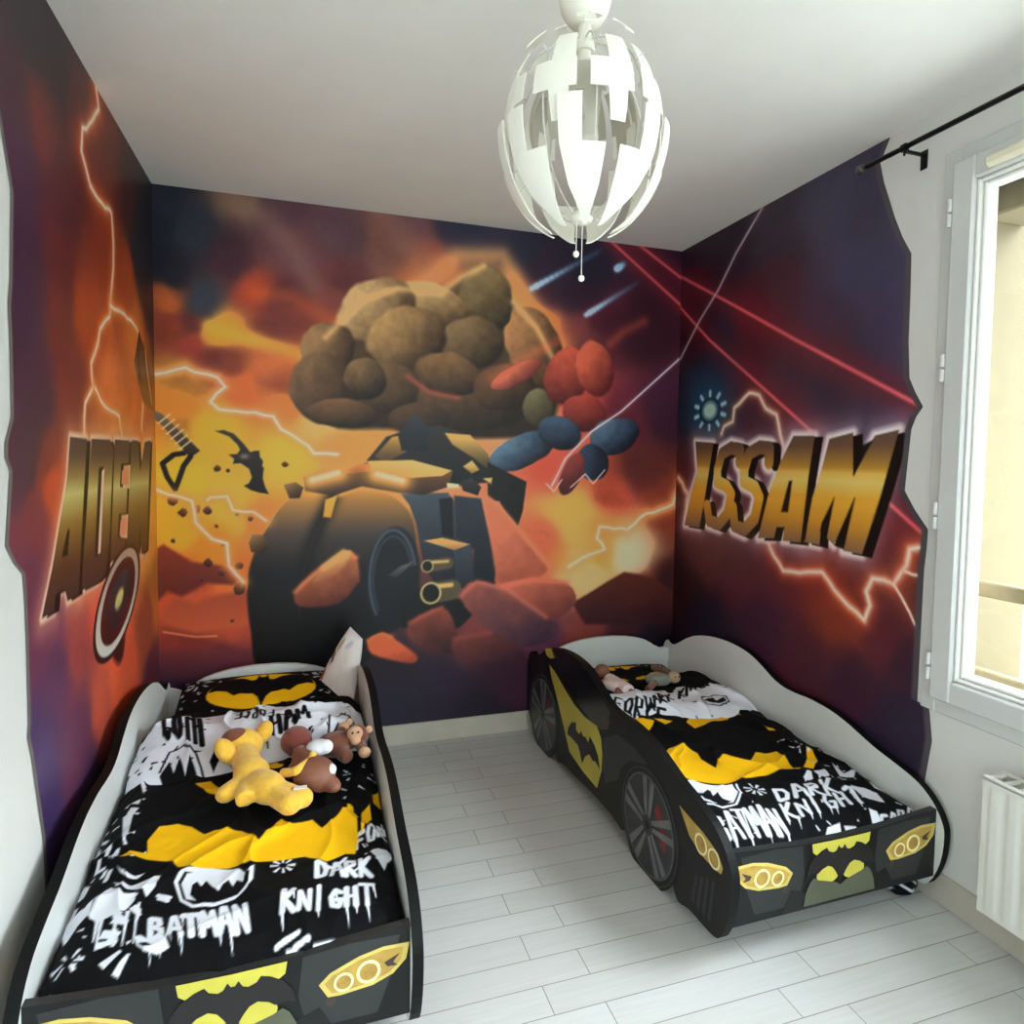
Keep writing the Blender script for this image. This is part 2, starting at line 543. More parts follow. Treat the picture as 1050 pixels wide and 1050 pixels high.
structure('baseboard_back', MB().box((LEFT+0.01, BACK-0.01, 0), (RIGHT-0.01, BACK, BB), bev=0.0015), M['skirting'])
structure('baseboard_left', MB().box((LEFT, FRONT, 0), (LEFT+0.01, BACK, BB), bev=0.0015), M['skirting'])
structure('baseboard_right', MB().box((RIGHT-0.01, FRONT, 0), (RIGHT, BACK, BB), bev=0.0015), M['skirting'])

# ------------------------------------------------------------------ window and what stands outside it
def glass_material():
    m = bpy.data.materials.new('window_glass')
    m.use_nodes = True
    nt = m.node_tree; nt.nodes.clear()
    out = nt.nodes.new('ShaderNodeOutputMaterial')
    tr = nt.nodes.new('ShaderNodeBsdfTransparent'); tr.inputs[0].default_value = (0.95, 0.97, 0.95, 1)
    gl = nt.nodes.new('ShaderNodeBsdfGlossy'); gl.inputs['Roughness'].default_value = 0.02
    lw = nt.nodes.new('ShaderNodeLayerWeight')
    pw = nt.nodes.new('ShaderNodeMath'); pw.operation = 'POWER'; pw.inputs[1].default_value = 5.0
    fr = nt.nodes.new('ShaderNodeMath'); fr.operation = 'MULTIPLY_ADD'; fr.inputs[1].default_value = 0.6; fr.inputs[2].default_value = 0.02
    nt.links.new(lw.outputs['Facing'], pw.inputs[0]); nt.links.new(pw.outputs[0], fr.inputs[0])
    mx = nt.nodes.new('ShaderNodeMixShader')
    nt.links.new(fr.outputs[0], mx.inputs[0]); nt.links.new(tr.outputs[0], mx.inputs[1]); nt.links.new(gl.outputs[0], mx.inputs[2])
    nt.links.new(mx.outputs[0], out.inputs[0])
    return m

def make_window(name, WY0, WY1):
    w = tag(empty(name, (RIGHT, (WY0+WY1)/2, WZ0)), kind='structure')
    loc = Vector((RIGHT, (WY0+WY1)/2, WZ0))
    def part(name, mb, m, parent=w):
        mb.v = [tuple(Vector(p)-loc) for p in mb.v]
        o = mb.build(name, m, parent); return tag(o, kind='structure')
    x0, x1 = RIGHT-0.008, RIGHT+0.075
    y0, y1, z0, z1 = WY0-0.045, WY1+0.045, WZ0-0.045, WZ1+0.04
    def ring(mb, x0, x1, y0, y1, z0, z1, t, bev):
        mb.box((x0, y0, z0), (x1, y0+t, z1), bev=bev).box((x0, y1-t, z0), (x1, y1, z1), bev=bev)
        return mb.box((x0, y0+t, z0), (x1, y1-t, z0+t), bev=bev).box((x0, y0+t, z1-t), (x1, y1-t, z1), bev=bev)
    part('window_frame', ring(MB(), x0, x1, y0, y1, z0, z1, 0.055, 0.004), M['pvc'])
    ym = (WY0+WY1)/2
    for (a, b) in ((ym, y1-0.045), (y0+0.045, ym)):
        s = ring(MB(), RIGHT-0.026, RIGHT+0.06, a, b, z0+0.045, z1-0.045, 0.072, 0.006)
        sash = part('window_sash', s, M['pvc'])
        bd = ring(MB(), RIGHT-0.014, RIGHT+0.052, a+0.072, b-0.072, z0+0.117, z1-0.117, 0.012, 0.004)
        ring(bd, RIGHT-0.002, RIGHT+0.048, a+0.084, b-0.084, z0+0.129, z1-0.129, 0.012, 0.004)
        part('glazing_bead', bd, M['white_paint'], w)
        part('pane', MB().box((RIGHT+0.018, a+0.09, z0+0.135), (RIGHT+0.024, b-0.09, z1-0.135)), M['glass'], w)
    for (yy, zz) in [(1.557,2.150),(1.571,1.681),(1.587,1.224),(1.590,0.748)]:
        hb = MB()
        for k in (-1, 1):
            hb.tube([(RIGHT-0.030, WY1+0.002, zz+k*0.004), (RIGHT-0.030, WY1+0.002, zz+k*0.042)], 0.0075, n=12)
        part('hinge', hb, M['pvc'])
    hd = MB().box((RIGHT-0.036, ym-0.016, 1.36), (RIGHT-0.026, ym+0.016, 1.50), bev=0.004)
    hd.tube([(RIGHT-0.036, ym, 1.44), (RIGHT-0.072, ym, 1.44)], 0.010).tube([(RIGHT-0.072, ym, 1.45), (RIGHT-0.075, ym, 1.32)], [0.011, 0.009])
    part('window_handle', hd, M['pvc'])
    vt = MB().box((RIGHT-0.050, WY1-0.50, 2.236), (RIGHT-0.026, WY1-0.115, 2.272), bev=0.010)
    part('trickle_vent', vt, M['vent'])
    return w
M['glass'] = glass_material()
def make_added_door():
    d = tag(empty('added_door', ((DX0+DX1)/2, FRONT, 0)), kind='structure')
    loc = Vector(d.location)
    def part(name, mb, m):
        mb.v = [tuple(Vector(p)-loc) for p in mb.v]
        return tag(mb.build(name, m, d), kind='structure')
    xm = (DX0+DX1)/2
    for a, b in ((DX0, xm), (xm, DX1)):
        y0, y1 = FRONT-0.09, FRONT-0.03
        part('added_door_leaf', MB().box((a, y0, 0), (a+0.08, y1, DZ)).box((b-0.08, y0, 0), (b, y1, DZ)).box((a+0.08, y0, 0), (b-0.08, y1, 0.14)).box((a+0.08, y0, DZ-0.08), (b-0.08, y1, DZ)), M['pvc'])
        part('pane', MB().box((a+0.08, FRONT-0.063, 0.14), (b-0.08, FRONT-0.057, DZ-0.08)), M['glass'])
make_added_door()  # unseen door, added so daylight reaches the back wall
make_window('window_1', WY0, WY1)
make_window('added_window', VY0, VY1)  # unseen window, added for extra daylight from the right
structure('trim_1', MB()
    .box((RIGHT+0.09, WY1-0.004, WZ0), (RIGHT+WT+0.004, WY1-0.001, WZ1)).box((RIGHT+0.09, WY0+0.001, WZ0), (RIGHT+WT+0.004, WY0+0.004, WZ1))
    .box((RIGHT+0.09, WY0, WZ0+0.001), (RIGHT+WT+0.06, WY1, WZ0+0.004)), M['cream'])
def make_outside():
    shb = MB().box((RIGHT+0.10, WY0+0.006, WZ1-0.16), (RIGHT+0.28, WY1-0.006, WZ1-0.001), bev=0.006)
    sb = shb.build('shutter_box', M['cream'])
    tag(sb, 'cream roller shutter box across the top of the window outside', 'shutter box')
    for i, (zz, lab) in enumerate(((0.995, 'upper cream wooden guard bar across the outside of the window'), (0.715, 'lower cream wooden guard bar close above the window ledge outside'))):
        b = MB().box((RIGHT+0.115, WY0+0.006, zz-0.024), (RIGHT+0.150, WY1-0.006, zz+0.024), bev=0.005).build('guard_bar', M['cream_wood'])
        tag(b, lab, 'guard rail', 'guard bars outside the window')
    rnd = random.Random(4)
    fo = MB()
    for k in range(2600):
        c = Vector((RIGHT+5.2+rnd.gauss(0, 0.45), 4.5+rnd.gauss(0, 0.75), 0.4+abs(rnd.gauss(0, 0.9))))
        n = Vector((rnd.gauss(0, 1), rnd.gauss(0, 1), rnd.gauss(0, 1))).normalized()
        a = n.orthogonal().normalized()*0.10; b_ = n.cross(a)
        fo.add([c-a*0.6-b_*0.3, c+a*0.1-b_*0.5, c+a*0.6+b_*0.2, c+b_*0.5], [(0, 1, 2, 3)])
    t = empty('garden_tree', (RIGHT+5.2, 4.5, -3.0))
    tag(t, 'pale green tree seen through the window past the guard bars', 'tree')
    for p in ('foliage',):
        fo.v = [tuple(Vector(q)-t.location) for q in fo.v]
        fo.build('foliage', mat('tree_leaves', (140, 172, 128), 0.6, vary=0.15), t)
    MB().tube([(0, 0, 0), (0.03, 0, 2.0), (0, 0.05, 4.0)], [0.14, 0.11, 0.05]).build('trunk', mat('tree_bark', (96, 80, 62), 0.9), t)
make_outside()

# ------------------------------------------------------------------ curtain rod, radiator, lamp
def make_rod():
    x = RIGHT-0.085
    r = empty('curtain_rod', (x, 1.86, 2.385))
    tag(r, 'long thin black curtain rod above the window, with a round end cap', 'curtain rod')
    L_ = lambda mb: (setattr(mb, 'v', [tuple(Vector(p)-r.location) for p in mb.v]), mb)[1]
    (ya, za), (yb, zb) = (1.872, 2.393), (1.322, 2.388)
    ye = -0.05; ze = za+(zb-za)/(yb-ya)*(ye-ya)
    L_(MB().tube([(x, 1.855, za), (x, ye, ze)], 0.0085, n=16)).build('rod', M['black_rod'], r, smooth=True)
    for yy, s in ((1.862, 1), (ye, -1)):
        L_(MB().lathe([(0.0, 0), (0.0125, 0), (0.015, 0.004*s), (0.015, 0.024*s), (0.0125, 0.028*s), (0, 0.028*s)], (x, yy, za if s > 0 else ze), axis='y', n=24)).build('end_cap', M['grey_metal'], r)
    for yy in (1.70, 0.12):
        b = MB().box((RIGHT-0.004, yy-0.013, 2.335), (RIGHT, yy+0.013, 2.395), bev=0.001)
        b.box((x-0.012, yy-0.005, 2.376), (RIGHT, yy+0.005, 2.384)).tube([(x, yy-0.007, 2.391), (x, yy+0.007, 2.391)], 0.0125, n=14)
        b.tube([(x, yy, 2.380), (x, yy, 2.366)], 0.004)
        L_(b).build('bracket', M['black_rod'], r)
make_rod()

def make_radiator():
    x1, x0 = RIGHT-0.032, RIGHT-0.112
    y1, y0, z0, z1 = 1.318, 0.30, 0.135, 0.516
    r = empty('radiator', (RIGHT-0.07, 0.81, z0))
    tag(r, 'white panel radiator with vertical flutes mounted on the wall below the window', 'radiator')
    L_ = lambda mb: (setattr(mb, 'v', [tuple(Vector(p)-r.location) for p in mb.v]), mb)[1]
    mt = mat('white_radiator_enamel', (226, 224, 216), 0.4, vary=0.015)
    for xs, s in ((x0, -1), (x1-0.012, 1)):
        n = 230; ys = np.linspace(y0, y1, n)
        ph = (y1-ys-0.012) % 0.05/0.05
        d = 0.003*np.clip(np.minimum(ph, 1-ph)*5-0.45, 0, 1)*((ys > y0+0.012) & (ys < y1-0.012))
        vs, fs = [], []
        zz = [(z0, 0), (z0+0.014, 0), (z0+0.030, 1), (z1-0.030, 1), (z1-0.014, 0), (z1, 0)]
        for z, k in zz:
            for j in range(n): vs.append((xs+(0.0 if s < 0 else 0.012)-s*-1*0.0+ (-d[j]*k if s < 0 else d[j]*k), ys[j], z))
        for i in range(len(zz)-1):
            for j in range(n-1): fs.append((i*n+j, i*n+j+1, (i+1)*n+j+1, (i+1)*n+j))
        p = MB().add(vs, fs)
        xb = xs+0.010 if s < 0 else xs
        p.box((xs+0.001 if s < 0 else xs, y0, z0), (xs+0.012 if s < 0 else xs+0.011, y1, z1))
        sharp(L_(p).build('panel', mt, r), 50)
    g = MB().box((x0, y0, z1-0.003), (x0+0.012, y1, z1+0.006)).box((x1-0.012, y0, z1-0.003), (x1, y1, z1+0.006))
    for k in range(26):
        yy = y0+0.01+k*(y1-y0-0.026)/25
        g.box((x0+0.01, yy, z1-0.004), (x1-0.01, yy+0.006, z1+0.006))
    L_(g).build('top_grille', mt, r)
    for a in (y1-0.006, y0):
        L_(MB().box((x0+0.006, a, z0), (x1-0.004, a+0.006, z1))).build('side_cover', mt, r)
    for a in (y1-0.20, y0+0.17):
        L_(MB().box((x1-0.01, a, z0+0.05), (RIGHT-0.0005, a+0.03, z1-0.05))).build('wall_bracket', mt, r)
    v = MB().tube([(RIGHT-0.07, y0+0.01, z0+0.05), (RIGHT-0.07, y0-0.05, z0+0.05), (RIGHT-0.07, y0-0.05, 0.0)], 0.008).tube([(RIGHT-0.07, y0-0.05, z0+0.05), (RIGHT-0.15, y0-0.05, z0+0.05)], 0.018)
    L_(v).build('valve', mt, r)
make_radiator()

def make_lamp():
    c = Vector((0.541, 1.315, 2.056))
    r = empty('pendant_lamp', (c.x, c.y, CEIL))
    tag(r, 'white exploded-globe pendant lamp of overlapping plastic shards with two pull cords', 'lamp')
    L_ = lambda mb: (setattr(mb, 'v', [tuple(Vector(p)-r.location) for p in mb.v]), mb)[1]
    white, wire = M['shade'], mat('lamp_clear_plastic_ribs', (214, 212, 205), 0.3, vary=0.01)
    silver = mat('lamp_reflector_plastic', (196, 192, 180), 0.35, vary=0.02)
    cup = [(0.0, 0.115), (0.052, 0.115), (0.057, 0.095), (0.056, 0.055), (0.049, 0.022), (0.034, 0.0), (0.014, -0.006), (0.0, -0.006)]
    L_(MB().lathe(cup, (c.x, c.y, 2.276), n=40)).build('canopy', white, r, smooth=True)
    L_(MB().tube([(c.x, c.y, 2.39), (c.x, c.y, CEIL)], 0.012, n=14)).build('stem', white, r, smooth=True)
    L_(MB().tube([(c.x, c.y, 2.30), (c.x, c.y, 2.15)], 0.014, n=16).lathe([(0.0, 0.04), (0.030, 0.04), (0.034, 0.0), (0.034, -0.05), (0.026, -0.07), (0, -0.07)], (c.x, c.y, 2.15), n=24)).build('lamp_holder', white, r, smooth=True)
    L_(MB().ell((c.x, c.y, 2.05), (0.032, 0.032, 0.042))).build('bulb', mat('frosted_bulb', (235, 232, 222), 0.3), r, smooth=True)
    def sph(phi, el, R_, dz=0.0):
        a, e = math.radians(phi), math.radians(el)
        return Vector((c.x+R_*math.cos(e)*math.cos(a), c.y+R_*math.cos(e)*math.sin(a), c.z+dz+R_*1.19*math.sin(e)))
    def patch(quads, ph0, R_, dz, m, name, th=0.0022):
        mb = MB()
        for (a, b_, c_, d_) in quads:
            nu, nv = 7, 8
            for w in (0, 1):
                vs = []
                for j in range(nv+1):
                    for i in range(nu+1):
                        u, v = i/nu, j/nv
                        p = [(a[k]*(1-u)+b_[k]*u)*(1-v)+(d_[k]*(1-u)+c_[k]*u)*v for k in (0, 1)]
                        vs.append(sph(ph0+p[0], p[1], R_-w*th, dz))
                fs = [(j*(nu+1)+i, j*(nu+1)+i+1, (j+1)*(nu+1)+i+1, (j+1)*(nu+1)+i) for j in range(nv) for i in range(nu)]
                k0 = len(mb.v)
                mb.add(vs, fs)
                if w:
                    n_ = (nu+1)*(nv+1); k1 = k0-n_
                    per = [i for i in range(nu+1)]+[(j*(nu+1)+nu) for j in range(1, nv+1)]+[nv*(nu+1)+i for i in range(nu-1, -1, -1)]+[j*(nu+1) for j in range(nv-1, 0, -1)]
                    for i in range(len(per)):
                        p0, p1 = per[i], per[(i+1) % len(per)]
                        mb.f.append((k1+p0, k1+p1, k0+p1, k0+p0)); mb.m.append(0)
        o = L_(mb).build(name, m, r, smooth=False)
        return sharp(o, 40)
    N = 9
    for k in range(N):
        ph = -118+k*360/N
        low = [[(1, 0), (16, 0), (16, -23), (1, -23)], [(-15, -23), (16, -23), (12, -44), (-14, -44)], [(-14, -44), (12, -44), (-1, -68), (-9, -70)]]
        patch(low if k % 2 else [[(-q[0], q[1]) for q in p] for p in low], ph+6, 0.177, -0.008, white, 'shade_panel')
        mid = [[(-15, 40), (2, 40), (2, 20), (-15, 20)], [(-16, 20), (15, 20), (15, 3), (-16, 3)], [(-11, 3), (3, 3), (1, -14), (-10, -14)]]
        patch(mid if k % 2 else [[(-q[0], q[1]) for q in p] for p in mid], ph+25, 0.164, 0.000, white, 'shade_panel')
        if k % 3 != 2:
            up = [[(-11, 60), (11, 60), (9, 52), (-11, 52)], [(-4, 52), (9, 52), (8, 43), (-3, 43)]]
            patch(up, ph+8, 0.170, 0.012, white, 'shade_panel')
        if k % 3 == 0:
            patch([[(-18, 77), (18, 77), (13, 69), (-13, 69)]], ph+30, 0.172, 0.014, white, 'shade_panel')
        if k % 4 != 1:
            inn = [[(-17, 50), (15, 50), (17, 12), (-15, 12)], [(-6, 12), (12, 12), (8, -24), (-4, -24)]]
            patch(inn, ph+12, 0.112, 0.004, silver, 'reflector_panel')
        rb = MB().tube([sph(ph+15, e, 0.150, 0.004) for e in range(84, -86, -10)], 0.0018, n=6)
        for e in (30, -30):
            rb.tube([sph(ph+15, e, 0.150, 0.004), sph(ph+15, e, 0.172, 0.0)], 0.0018, n=6)
        L_(rb).build('rib', wire, r)
    hub = [(0.0, 0.012), (0.020, 0.010), (0.024, 0.0), (0.020, -0.010), (0, -0.012)]
    for s in (1, -1):
        L_(MB().lathe(hub, (c.x, c.y, c.z+s*0.172), n=20)).build('hub', white, r)
    for (dx, dy, zb) in ((-0.012, -0.004, 1.812), (0.004, 0.004, 1.766)):
        p = L_(MB().tube([(c.x+dx, c.y+dy, 2.10), (c.x+dx, c.y+dy, zb)], 0.0009, n=6)).build('pull_cord', white, r)
        L_(MB().ell((c.x+dx, c.y+dy, zb-0.004), (0.0065, 0.0065, 0.0070))).build('cord_bead', white, p, smooth=True)
make_lamp()
# ------------------------------------------------------------------ the mural painted over three walls
def zip_colors(flat):
    return [c for c in flat]

def paint_clouds(cv, seed, amt):
    n = fbm(cv.X*2.6+0.6*fbm(cv.X*2, cv.Y*2, seed+5), cv.Y*3.4, seed, 5)
    cv.c *= (1+amt*n)[:, None]
    n2 = fbm(cv.X*60, cv.Y*60, seed+9, 2)
    cv.c *= (1+0.05*n2)[:, None]

def finish(cv, shape, k0=0.90, k1=0.60):
    top = cv.c.max(1, keepdims=True)                       # lifts bright tones most, making up for dim light on the walls
    return lin(np.clip(cv.c*np.minimum(k0+k1*top/255.0, 246/np.maximum(top, 1)), 0, 250)).reshape(*shape, 3)

def mural_grid(edge, u1, z0, z1, step):
    """rows of points from the torn edge (u as a function of z) to the corner u1"""
    nz = int(round((z1-z0)/step))+1
    zs = np.linspace(z0, z1, nz)
    if edge is None:
        us = None
    e = np.array(sorted([(b, a) for a, b in edge]))
    ue = np.interp(zs, e[:, 0], e[:, 1])
    nu = int(abs(u1-ue).max()/step)+1
    t = np.linspace(0, 1, nu)
    U = ue[:, None]*(1-t)+u1*t
    return U, np.repeat(zs[:, None], nu, 1), ue

# back wall -----------------------------------------------------------
def paint_back():
    step = 0.0042
    xs = np.linspace(LEFT+0.0005, RIGHT-0.0005, int((RIGHT-LEFT)/step)); zs = np.linspace(BB+0.001, CEIL-0.0005, int((CEIL-BB)/step))
    X, Z = np.meshgrid(xs, zs)
    cv = Canvas(X, Z, (60, 40, 45))
    P = [(-0.598,2.456),(-0.453,2.314),(-0.530,2.144),(-0.419,2.032),(-0.262,2.481),(-0.104,2.460),(-0.303,2.208),(-0.065,2.275),(0.143,2.406),(0.360,2.366),(0.541,2.296),(0.143,2.168),(-0.066,2.063),(-0.186,2.094),(0.727,2.453),(0.971,2.435),(1.334,2.380),(1.781,2.376),(1.127,2.214),(1.449,2.095),(1.673,2.113),(1.104,2.044),(1.000,2.146),(-0.344,1.893),(-0.459,1.823),(-0.569,1.938),(-0.560,2.040),(-0.498,1.697),(-0.537,1.572),(-0.268,1.667),(-0.068,1.589),(0.057,1.506),(-0.069,1.371),(-0.387,1.493),(-0.504,1.240),(-0.312,1.154),(-0.543,1.072),(-0.430,0.985),(-0.233,1.066),(-0.508,0.860),(-0.314,0.895),(-0.472,0.730),(-0.356,0.636),(-0.512,0.561),(-0.357,0.506),(-0.590,0.396),(-0.398,0.378),(1.033,1.630),(1.353,1.442),(1.194,1.365),(1.572,1.599),(1.801,1.659),(1.693,1.345),(1.846,1.135),(1.362,1.038),(1.279,1.090),(1.476,0.881),(1.589,0.878),(1.367,0.782),(1.148,0.942),(1.046,0.746),(1.372,0.525),(1.709,0.715),(1.858,0.709),(1.598,0.510),(1.777,0.391),(1.155,0.488),(0.844,0.559),(0.599,0.575),(0.601,0.285),(0.950,0.252),(0.366,0.211),(0.849,0.137),(0.366,0.354),(1.490,0.255),(-0.582,2.299),(1.125,2.334),(-0.602,2.177),(0.920,2.546),(0.449,2.487),(1.349,1.642),(1.524,1.241),(0.142,1.397),(-0.307,1.757),(-0.128,1.725),(0.036,1.689),(-0.066,1.943),(1.284,2.229),(1.202,2.390),(1.342,2.013),(-0.458,1.947),(0.122,2.122),(-0.364,1.779)]
    K = [(34,36,54),(42,48,60),(30,30,44),(48,54,66),(118,90,74),(80,52,64),(62,36,48),(96,58,64),(92,64,74),(128,82,74),(140,74,62),(96,46,52),(74,36,48),(140,54,36),(46,46,68),(42,46,68),(36,30,52),(48,20,44),(64,32,54),(80,26,44),(64,22,38),(200,118,60),(214,160,104),(232,172,54),(140,54,42),(118,48,32),(150,72,34),(146,94,42),(196,122,44),(196,98,50),(224,132,60),(242,194,106),(240,200,66),(232,186,56),(232,194,58),(240,196,66),(242,184,46),(246,152,34),(238,142,62),(160,56,32),(224,114,42),(176,74,42),(170,68,42),(136,48,38),(98,42,52),(48,32,54),(62,38,58),(238,182,112),(224,92,62),(204,82,62),(96,32,48),(66,28,48),(96,38,38),(124,48,32),(242,192,102),(246,192,92),(252,192,84),(255,242,196),(255,222,144),(196,92,62),(196,92,68),(116,52,48),(116,48,34),(66,26,28),(64,28,40),(32,20,34),(84,44,66),(116,52,54),(94,48,50),(48,34,60),(64,30,50),(44,38,60),(38,28,46),(46,34,48),(46,22,40),(30,32,46),(52,40,62),(26,28,42),(60,50,72),(110,74,80),(150,58,52),(150,60,44),(220,150,70),(128,58,46),(150,70,48),(190,100,58),(112,48,44),(58,28,50),(48,36,58),(110,52,54),(92,40,40),(120,60,56),(110,48,44)]
    cv.field(P, K)
    paint_clouds(cv, 3, 0.5)
    # golden streak of cloud and drifting smoke
    for q, w_, col, a in (([(-0.401,1.930),(-0.266,1.894),(-0.107,1.854),(0.079,1.805)], 0.032, (242,194,70), 0.8), ([(-0.300,2.476),(-0.164,2.411),(-0.044,2.269),(0.009,2.155)], 0.06, (128,98,88), 0.5),
                          ([(-0.188,1.777),(0.143,1.906),(0.495,2.247),(0.924,2.243),(1.209,1.979)], 0.08, (226,128,58), 0.45), ([(0.495,2.175),(0.680,2.348),(0.897,2.371),(1.077,2.114),(1.237,1.884)], 0.05, (236,164,92), 0.55),
                          ([(-0.218,2.091),(-0.066,2.080),(0.100,1.990)], 0.05, (190,84,36), 0.5), ([(0.315,2.514),(0.449,2.376),(0.541,2.251)], 0.07, (150,104,86), 0.35)):
        cv.stroke(q, 0, col, glow=w_, gcol=col, ga=a)
    # far mesas and desert floor
    cv.poly([(-0.619,0.982),(-0.589,1.002),(-0.537,0.962),(-0.485,0.918),(-0.330,0.896),(-0.275,0.841),(-0.315,0.808),(-0.424,0.822),(-0.524,0.767),(-0.577,0.795),(-0.622,0.747)], (132,52,32), (92,34,28), soft=0.02)
    cv.poly([(-0.593,0.715),(-0.547,0.768),(-0.471,0.738),(-0.355,0.775),(-0.227,0.787),(-0.228,0.628),(-0.473,0.601),(-0.601,0.652)], (150,64,38), (170,76,46), soft=0.03)
    cv.poly([(-0.627,0.399),(-0.625,0.535),(-0.474,0.549),(-0.229,0.504),(-0.230,0.340)], (120,46,44), (52,34,60), soft=0.04)
    cv.stroke([(-0.594,0.618),(-0.473,0.588),(-0.388,0.586)], 0.006, (206,122,82), soft=0.01)
    # red beams
    for q in ([(1.472,2.507),(1.904,2.208)], [(1.634,2.506),(1.911,2.348)]):
        cv.stroke(q, 0, (150,40,44), glow=0.055, gcol=(128,30,40), ga=0.6)
        cv.stroke(q, 0.012, (190,76,78), soft=0.014)
    # blue comets
    for a, b in [(1.050,2.226),(1.419,2.452)], [(1.345,2.122),(1.639,2.316)], [(1.509,2.368),(1.558,2.403)]:
        n = 14
        for i in range(n):
            t0, t1 = i/n, (i+1)/n
            p0 = (a[0]+(b[0]-a[0])*t0, a[1]+(b[1]-a[1])*t0); p1 = (a[0]+(b[0]-a[0])*t1, a[1]+(b[1]-a[1])*t1)
            k = 1-t0
            cv.stroke([p0, p1], 0, (0, 0, 0), glow=0.014, gcol=(70+110*k, 140+70*k, 180+50*k), ga=0.15+0.75*k*k)
    # heap of rocks rising in the middle of the blast (plain stand-in for the big figure)
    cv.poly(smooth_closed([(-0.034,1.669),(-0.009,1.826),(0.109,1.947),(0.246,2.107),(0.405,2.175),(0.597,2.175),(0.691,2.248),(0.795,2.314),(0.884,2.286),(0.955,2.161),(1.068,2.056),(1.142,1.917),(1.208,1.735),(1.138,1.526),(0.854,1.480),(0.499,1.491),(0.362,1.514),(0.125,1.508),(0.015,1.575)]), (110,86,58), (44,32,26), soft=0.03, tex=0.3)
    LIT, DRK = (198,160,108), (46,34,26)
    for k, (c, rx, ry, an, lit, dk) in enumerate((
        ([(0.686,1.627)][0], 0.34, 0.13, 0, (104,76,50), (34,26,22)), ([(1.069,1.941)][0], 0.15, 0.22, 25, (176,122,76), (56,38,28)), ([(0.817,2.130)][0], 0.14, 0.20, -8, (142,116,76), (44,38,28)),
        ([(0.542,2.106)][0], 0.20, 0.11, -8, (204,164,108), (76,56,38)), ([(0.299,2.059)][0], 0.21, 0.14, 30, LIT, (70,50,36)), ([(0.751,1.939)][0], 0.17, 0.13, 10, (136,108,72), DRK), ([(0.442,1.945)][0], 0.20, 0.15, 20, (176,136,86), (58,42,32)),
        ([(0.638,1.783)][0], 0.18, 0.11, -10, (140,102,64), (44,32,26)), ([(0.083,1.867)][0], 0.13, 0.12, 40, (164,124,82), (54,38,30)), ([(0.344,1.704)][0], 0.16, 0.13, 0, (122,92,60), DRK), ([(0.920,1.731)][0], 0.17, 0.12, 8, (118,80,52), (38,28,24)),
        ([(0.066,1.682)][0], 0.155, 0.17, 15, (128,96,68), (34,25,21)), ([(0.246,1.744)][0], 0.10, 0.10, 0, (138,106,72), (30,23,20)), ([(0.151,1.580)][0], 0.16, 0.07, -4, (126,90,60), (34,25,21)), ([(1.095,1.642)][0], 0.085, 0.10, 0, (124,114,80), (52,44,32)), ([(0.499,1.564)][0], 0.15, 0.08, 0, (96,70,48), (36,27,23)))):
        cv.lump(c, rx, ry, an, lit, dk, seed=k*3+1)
    for q in ([(0.075,1.919),(0.237,2.098),(0.396,2.165),(0.588,2.165)], [(0.597,2.166),(0.700,2.249),(0.805,2.310)], [(0.955,2.151),(1.078,2.038),(1.163,1.899)]):
        cv.stroke(q, 0, (0,0,0), glow=0.018, gcol=(240,190,124), ga=0.5)
    cv.stroke([(0.443,1.763),(0.544,1.695),(0.686,1.673)], 0, (0,0,0), glow=0.014, gcol=(150,74,58), ga=0.8)
    # red and blue boulders flying out of the blast (plain stand-ins for the leaping figure)
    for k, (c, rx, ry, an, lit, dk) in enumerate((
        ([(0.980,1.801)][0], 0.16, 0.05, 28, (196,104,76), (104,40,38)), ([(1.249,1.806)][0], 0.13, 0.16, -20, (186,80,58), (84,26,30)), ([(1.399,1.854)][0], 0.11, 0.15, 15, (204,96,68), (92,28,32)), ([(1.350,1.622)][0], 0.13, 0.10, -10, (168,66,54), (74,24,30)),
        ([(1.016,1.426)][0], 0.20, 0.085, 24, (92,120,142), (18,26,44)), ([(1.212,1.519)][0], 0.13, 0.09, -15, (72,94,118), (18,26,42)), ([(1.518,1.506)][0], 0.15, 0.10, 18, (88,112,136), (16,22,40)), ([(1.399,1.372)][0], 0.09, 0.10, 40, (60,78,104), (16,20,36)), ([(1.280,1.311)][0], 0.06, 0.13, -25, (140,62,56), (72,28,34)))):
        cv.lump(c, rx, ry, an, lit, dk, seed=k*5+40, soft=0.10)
    for q in ([(1.193,1.978),(1.029,1.890),(0.855,1.776)], [(1.484,1.988),(1.561,2.054),(1.673,2.113)]):
        cv.stroke(q, 0, (0,0,0), glow=0.03, gcol=(214,96,64), ga=0.35)
    # grey rope crossing to the corner
    for q in ([(1.911,1.950),(1.554,1.640),(1.390,1.533),(1.246,1.390),(1.174,1.251)],):
        cv.stroke(q, 0, (0,0,0), glow=0.014, gcol=(150,140,150), ga=0.35)
        cv.stroke(q, 0.007, (206,196,198), soft=0.007)
    for q in ([(1.276,1.241),(1.356,1.311),(1.401,1.261),(1.466,1.333)], [(1.143,1.260),(1.185,1.221),(1.227,1.281)]):
        cv.stroke(q, 0.005, (220,206,206), soft=0.006)
    # explosion behind the wheel on the right
    for c, rx, ry, col, a in (([(1.296,1.039)][0], 0.07, 0.10, (250,200,96), 0.7), ([(1.567,0.868)][0], 0.06, 0.06, (255,238,190), 0.85), ([(1.389,0.781)][0], 0.07, 0.05, (255,216,140), 0.8), ([(1.213,0.880)][0], 0.05, 0.06, (236,150,62), 0.6), ([(1.472,1.036)][0], 0.09, 0.07, (226,120,48), 0.5), ([(1.141,1.339)][0], 0.07, 0.05, (226,84,56), 0.5)):
        cv.glow(c, rx, ry, col, a)
